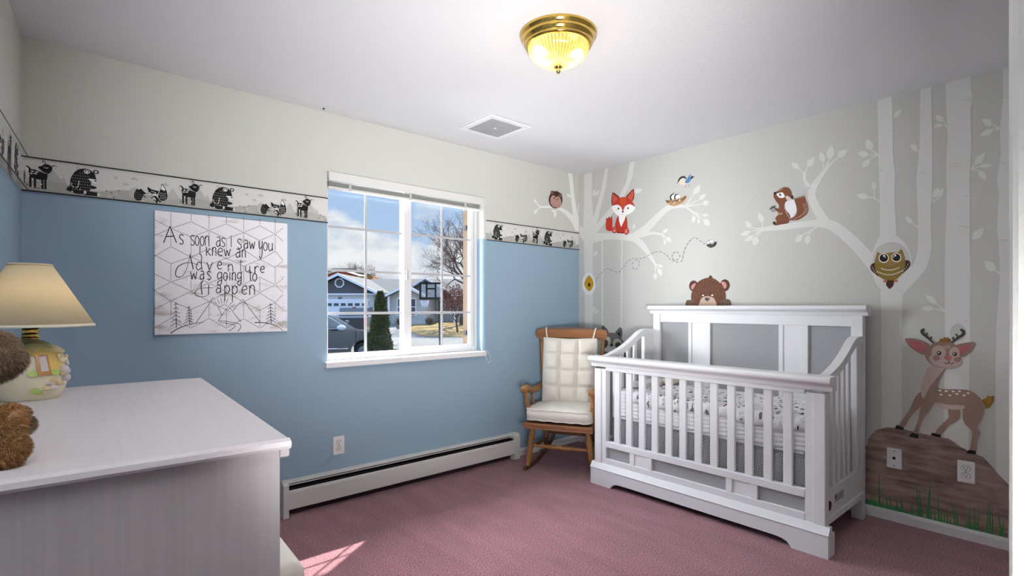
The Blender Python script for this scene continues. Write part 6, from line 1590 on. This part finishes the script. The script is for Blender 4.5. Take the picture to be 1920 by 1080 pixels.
# houses further back
fh = eth('house', 'red-brown house with pale roof rising behind the garage roof', 'house', 640, 75)
m_brk = M('red_brown_wall', '#8a4a38', rough=.9, var=(2, .15)); m_ocr = M('ochre_wood', '#8a5f33', rough=.9)
q = 75 / FPX; bz = zg(75); fz = lambda y: EZ(y, 75) - bz; fx = lambda px: (px - 640) * q
MB().prism([(fx(590), 0), (fx(672), 0), (fx(672), fz(518)), (fx(640), fz(507.5)), (fx(600), fz(518))], 'y', 0, 8, m_brk).build('wall', fh)
MB().prism([(fx(640), fz(507)), (fx(675), fz(518)), (fx(675), fz(517)), (fx(640), fz(505.5)), (fx(596), fz(518)), (fx(596), fz(519))], 'y', -.5, 8, m_trimw).build('roof', fh)
MB().prism([(fx(585), fz(505)), (fx(655), fz(505)), (fx(648), fz(498.5)), (fx(600), fz(498))], 'y', 5, 12, m_roof).build('upper_roof', fh)
MB().box(fx(672), fx(701), -.5, 3, fz(535), fz(518), m_ocr).build('wooden_wing', fh)

# ------------------------------------------------------------------ vehicles
m_car = M('charcoal_car_paint', '#2b2f36', rough=.2, spec=.6, coat=.8); m_glassd = M('car_window', '#3d4753', rough=.08, spec=.7); m_chrome = M('chrome', '#d8d8da', rough=.15, metal=1.0); m_tire = M('tire_rubber', '#18181a', rough=.9)
car = eth('car', 'dark charcoal car parked nearest the window on the left', 'car', 616, 20, rz=math.radians(17))
cz = zg(20); c_ = lambda r, z: (r - LX_(616, 20), z - cz)
low = [c_(-9.9, -.45), c_(-9.3, -.56), c_(-8.6, -.6)] + [c_(-5.72 + .47 * math.cos(a), -.52 + .50 * math.sin(a)) for a in [PI - PI * i / 12 for i in range(13)]] + [c_(-5.2, -.56), c_(-4.98, -.45), c_(-4.93, -.05), c_(-5.0, .15), c_(-5.45, .24), c_(-6.05, .31), c_(-7, .34), c_(-9.7, .36), c_(-9.98, .1)]
soften(MB().prism(low, 'y', 0, 1.85, m_car).build('body', car), .05, 3)
gh = [c_(-5.98, .29), c_(-6.85, .86), c_(-7.2, .925), c_(-8.4, .93), c_(-9.4, .85), c_(-9.85, .36)]
soften(MB().prism(gh, 'y', .12, 1.73, m_car).build('cabin', car), .05, 3)
for sw_ in ([c_(-6.28, .36), c_(-6.95, .80), c_(-7.25, .85), c_(-7.72, .86), c_(-7.72, .38)], [c_(-7.82, .38), c_(-7.82, .86), c_(-8.5, .85), c_(-9.0, .80), c_(-9.1, .4)]):
    w_ = MB().prism(sw_, 'y', .105, .16, m_glassd).build('side_window', car)
    MB().tube([(x, .10, z) for x, z in sw_ + sw_[:1]], .016, m_chrome, 6).build('chrome_trim', w_)
mi = MB().ball((c_(-6.55, .40)[0], -.10, c_(0, .42)[1]), (.17, .10, .11), M('mirror_silver', '#c6c8cc', rough=.25, spec=.6), 16, 10).build('wing_mirror', car)
MB().box(c_(-6.95, 0)[0], c_(-6.6, 0)[0], -.02, .14, c_(0, .30)[1], c_(0, .36)[1], mk).build('mirror_arm', mi)
MB().box(c_(-9.2, 0)[0], c_(-6.3, 0)[0], -.025, .01, c_(0, -.41)[1], c_(0, -.37)[1], m_chrome, .008).build('side_moulding', car)
MB().box(c_(-7.35, 0)[0], c_(-7.08, 0)[0], -.03, .01, c_(0, .12)[1], c_(0, .16)[1], m_chrome, .008).build('door_handle', car)
MB().box(c_(-6.02, 0)[0], c_(-6.0, 0)[0], -.004, .01, c_(0, -.4)[1], c_(0, .28)[1], mk).build('door_gap', car)
MB().box(c_(-5.16, 0)[0], c_(-4.95, 0)[0], -.02, .35, c_(0, -.02)[1], c_(0, .12)[1], M('headlight', '#d5dade', rough=.1, spec=.6), .02).build('headlight', car)
for wx_ in (-5.72, -8.9):
    for wy_ in (.03, 1.6):
        w_ = MB().lathe([(0, 0), (.24, 0), (.25, -.02), (.34, -.02), (.365, .02), (.365, .19), (.34, .22), (0, .22)], m_tire, 28, mtx=Matrix.Translation((c_(wx_, 0)[0], wy_ + .22, .365)) @ Matrix.Rotation(PI / 2, 4, 'X')).build('wheel', car)
        MB().lathe([(0, .225), (.06, .235), (.22, .228), (.235, .22), (0, .215)], M('alloy_rim', '#6a6c70', rough=.35, metal=.6), 20, mtx=Matrix.Translation((c_(wx_, 0)[0], wy_ + .22, .365)) @ Matrix.Rotation(PI / 2, 4, 'X')).build('rim', w_)
tr_ = eth('pickup_truck', 'dark pickup truck with red tail light parked in the driveway', 'truck', 651, 27, rz=math.radians(8))
m_trk = M('dark_green_truck_paint', '#33383a', rough=.25, spec=.6, coat=.6)
soften(MB().box(-.98, .98, 0, 2.0, .62, 1.42, m_trk).build('truck_bed', tr_), .05)
soften(MB().box(-.98, .98, 2.0, 5.4, .5, 1.45, m_trk).build('truck_body', tr_), .06)
cabp = [(2.05, 1.42), (2.35, 1.90), (2.7, 1.95), (3.9, 1.95), (4.6, 1.45)]
b_ = MB().prism(cabp, 'x', -.80, .80, m_trk); soften(b_.build('cab', tr_), .06)
MB().add([(-.72, 2.10, 1.50), (.72, 2.10, 1.50), (.62, 2.33, 1.85), (-.62, 2.33, 1.85)], [[0, 1, 2, 3]], m_glassd).add([(-.72, 2.13, 1.49), (.72, 2.13, 1.49), (.62, 2.36, 1.86), (-.62, 2.36, 1.86)], [[0, 1, 2, 3]], m_glassd).build('rear_window', tr_)
soften(MB().box(-.76, .76, -.05, .02, .70, 1.38, m_trk).build('tailgate', tr_), .02)
MB().box(-.1, .1, -.062, -.04, 1.12, 1.24, m_chrome, .01).build('emblem', tr_)
m_tail = M('tail_light_red', '#a3262c', rough=.2, spec=.6)
for s in (-1, 1): MB().box(*sorted((s * .80, s * .99)), -.05, .1, .98, 1.38, m_tail, .02).build('tail_light', tr_)
MB().box(-.12, .12, 2.34, 2.42, 1.88, 1.93, m_tail).build('brake_light', tr_)
MB().box(-.98, .98, -.18, .02, .45, .65, m_chrome, .03).build('bumper', tr_)
for s in (-.85, .85):
    for yy in (.9, 4.4): MB().lathe([(0, -.11), (.33, -.11), (.37, -.08), (.37, .08), (.33, .11), (0, .11)], m_tire, 24, mtx=Matrix.Translation((s, yy, .37)) @ Matrix.Rotation(PI / 2, 4, 'Y')).build('wheel', tr_)

# ------------------------------------------------------------------ basketball hoop
hd = 26.3; hp = eth('basketball_hoop', 'basketball hoop on a tall dark pole by the street', 'basketball hoop', 825.5, hd)
hzz = lambda y: EZ(y, hd) - zg(hd); hxx = lambda px: (px - 825.5) / FPX * hd
m_pole = M('dark_bronze_pole', '#38332f', rough=.6)
MB().tube([(0, 0, 0), (hxx(822.5), 0, hzz(556)), (hxx(821.5), -.05, hzz(545))], .055, m_pole, 10).build('pole', hp)
x0, x1, z0_, z1_ = hxx(788.5), hxx(832), hzz(562), hzz(530)
fb = MB(); t_ = .10
m_blk = M('backboard_black', '#1a1a1c', rough=.5)
fb.box(x0, x1, -.36, -.32, z0_, z0_ + .12, m_blk).box(x0, x1, -.36, -.32, z1_ - t_, z1_, m_blk).box(x0, x0 + t_, -.36, -.32, z0_, z1_, m_blk).box(x1 - t_, x1, -.36, -.32, z0_, z1_, m_blk)
mx_ = (x0 + x1) / 2
for x in (mx_ - .22, mx_ + .22): fb.box(x - .045, x + .045, -.36, -.32, z0_ + .1, z1_, m_blk)
fb.box(mx_ - .22, mx_ + .22, -.36, -.32, z0_ + .5, z0_ + .58, m_blk)
bb_ = fb.build('backboard', hp)
MB().box(x0 + .02, x1 - .02, -.345, -.335, z0_ + .02, z1_ - .02, glass_mat('backboard_acrylic', (.92, .94, .96), .35, .1)).build('acrylic_sheet', bb_)
MB().tube([(mx_ - .16, -.3, z0_ + .5), (mx_, -.25, z0_ + .25), (hxx(822.3), 0, z0_ + .05)], .03, m_blk, 6).tube([(mx_ + .16, -.3, z0_ + .5), (mx_, -.25, z0_ + .25)], .03, m_blk, 6).tube([(mx_, -.28, z0_ + .1), (hxx(821.9), 0, z0_ + .45)], .03, m_blk, 6).build('bracket', hp)
rx_, rz_ = hxx(800.5), hzz(563)
MB().tube([(rx_ + .225 * math.cos(a), -.62 + .225 * math.sin(a), rz_) for a in [2 * PI * i / 24 for i in range(25)]], .012, M('rim_orange', '#8c4a2a', rough=.5), 6).tube([(rx_, -.40, rz_), (rx_ + .05, -.33, rz_)], .03, m_blk, 6).build('rim', hp)
nt = MB()
for k in range(12):
    for s in (1, -1):
        a = 2 * PI * k / 12
        nt.tube([(rx_ + (.22 - .09 * t) * math.cos(a + s * t * .9), -.62 + (.22 - .09 * t) * math.sin(a + s * t * .9), rz_ - .36 * t) for t in (0, .33, .66, 1)], .009, m_trimw, 4)
nt.build('net', hp)

# ------------------------------------------------------------------ trees and shrubs
m_brkd = M('bare_bark', '#4a403b', rough=.95); m_twig = M('bare_twig', '#5a4a44', rough=.95)
def bare(rnd, h, spread, lv, r0, trunk=0.28):
    tk, br = MB(), MB()
    def grow(p, dr, L, r, k):
        n = 3; pts = [p]; q = p.copy(); d_ = dr.copy()
        for i in range(n):
            d_ = (d_ + Vector((rnd.uniform(-.2, .2), rnd.uniform(-.2, .2), rnd.uniform(-.06, .16)))).normalized(); q = q + d_ * L / n; pts.append(q.copy())
        (tk if k == 0 else br).tube(pts, [r, r * .9, r * .8, r * .68], m_brkd if k < 3 else m_twig, 6 if k < 3 else 4, True, False)
        if k >= lv: return
        m = rnd.choice((2, 3, 3, 3)) if k else 6
        for i in range(m):
            a = rnd.uniform(0, 2 * PI); t = rnd.uniform(.35, spread)
            u = d_.orthogonal().normalized(); w = d_.cross(u)
            nd = (d_ + (u * math.cos(a) + w * math.sin(a)) * t).normalized()
            grow(pts[-1] if i < 2 else pts[rnd.choice((2, 3))], nd, L * rnd.uniform(.62, .85), r * .58, k + 1)
    grow(Vector((0, 0, 0)), Vector((0, 0, 1)), h * trunk, r0, 0)
    return tk, br
def bare_tree(name, label, px, d, h, lv, r0, seed, spread=.85, trunk=.28, group=None):
    t = eth(name, label, 'tree', px, d, group=group)
    a, b = bare(random.Random(seed), h, spread, lv, r0, trunk)
    a.build('trunk', t); b.build('branches', t); return t
bare_tree('bare_tree', 'large bare tree spreading dark branches behind the basketball hoop', 868, 43, 10.5, 8, .30, 5, .95, .26)
dt = bare_tree('bare_tree', 'far bare tree rising behind the red-brown house roof', 672, 93, 9.0, 6, .16, 9, .8, .3, 'far bare trees')
dt.location = epos(672, 93, .8)
for px, d, z, s, lb in ((655, 96, 1.4, .95, 'far bare tree left of the others above the garage roof'), (706, 98, .2, .8, 'far bare tree over the main roof, beside the cypress top'), (728, 100, -.2, .75, 'far bare tree above the roof ridge near the window post'), (690, 92, .2, .8, 'far bare tree above the ochre wooden wing')):
    o = dup(dt, epos(px, d, z), lb); o.scale = (s, s, s); o.rotation_euler = (0, 0, ER + px)
def leafy(rnd, n, pt, ln, w, mats, up):
    mb = MB()
    for _ in range(n):
        p, nn = pt(rnd)
        d_ = (nn + Vector((rnd.uniform(-.5, .5), rnd.uniform(-.5, .5), up + rnd.uniform(-.3, .3)))).normalized()
        s = d_.cross(Vector((rnd.gauss(0, 1), rnd.gauss(0, 1), rnd.gauss(0, 1)))).normalized() * w * rnd.uniform(.6, 1.2)
        l_ = ln * rnd.uniform(.6, 1.3)
        mb.add([p - s * .5, p + d_ * l_ * .5 - s, p + d_ * l_, p + d_ * l_ * .5 + s, p + s * .5], [[0, 1, 2, 3, 4]], rnd.choice(mats))
    return mb
cy = eth('cypress', 'dark green columnar evergreen standing in front of the cars', 'evergreen', 713, 18)
g1, g2_, g3 = M('evergreen_dark', '#2f3a22', rough=.9), M('evergreen_mid', '#4c552a', rough=.9), M('evergreen_light', '#6f6e38', rough=.9)
ch_ = EZ(541, 18) - zg(18)
crad = lambda t: .44 * (min(1, (t + .05) / .12)) ** .5 * (1 - max(0, t - .12) / .88) ** .62 * (1 + .06 * math.sin(t * 22) + .05 * math.sin(t * 47))
def cpt(r):
    t = r.random() ** 1.15; a = r.uniform(0, 2 * PI); q = crad(t) * r.uniform(.8, 1.0) * (1 + .12 * math.sin(a * 3 + t * 9)); return Vector((q * math.cos(a), q * math.sin(a), .08 + t * (ch_ - .2))), Vector((math.cos(a), math.sin(a), 0))
MB().lathe([(crad(t) * .82, .08 + t * (ch_ - .2)) for t in [i / 14 for i in range(15)]], g1, 20).build('foliage_core', cy)
leafy(random.Random(3), 9000, cpt, .085, .014, (g1, g1, g2_, g2_, g3), .7).build('foliage', cy)
MB().tube([(0, 0, 0), (0, 0, .3)], .06, m_brkd, 8).build('trunk', cy)
rt_ = eth('red_leaf_tree', 'small tree with rusty red leaves on the dry lawn', 'tree', 858, 34.8)
a, b = bare(random.Random(21), 2.9, 1.1, 4, .07, .34); a.build('trunk', rt_); b.build('branches', rt_)
rc = Vector(((853 - 858) / FPX * 34.8, 0, EZ(561, 34.8) - zg(34.8)))
def rpt(r):
    d_ = Vector((r.gauss(0, 1), r.gauss(0, 1), r.gauss(0, 1))).normalized(); q = r.random() ** .45
    return rc + Vector((d_.x * 1.0, d_.y * 1.0, d_.z * .92)) * q * (1 + .12 * math.sin(d_.x * 9 + d_.z * 7)), d_
leafy(random.Random(8), 2600, rpt, .085, .03, (M('red_leaf', '#6a2d26', rough=.9), M('red_leaf_dark', '#4a221f', rough=.9), M('red_leaf_light', '#8a4636', rough=.9)), -.2).build('leaves', rt_)
m_sh = M('brown_shrub', '#6e5a4c', rough=.95); m_sh2 = M('brown_shrub_light', '#8a7560', rough=.95)
def shrub(label, px, d, r, h, seed):
    s = eth('shrub', label, 'shrub', px, d, group='bare shrubs by the house')
    pt = lambda q: (Vector((q.gauss(0, .3) * r, q.gauss(0, .3) * r, q.random() * h * .4)), Vector((q.gauss(0, .5), q.gauss(0, .5), .4)))
    leafy(random.Random(seed), 500, pt, h * .55, .012, (m_sh, m_sh2, m_brkd), .8).build('stems', s)
shrub('bare brown shrub below the double window of the grey house', 750, 43.2, .35, .75, 1)
shrub('bare brown shrub left of the hoop pole by the grey house', 805, 43.4, .35, .75, 2)
shrub('low reddish shrub at the driveway edge left of the window post', 751, 38, .35, .35, 3)
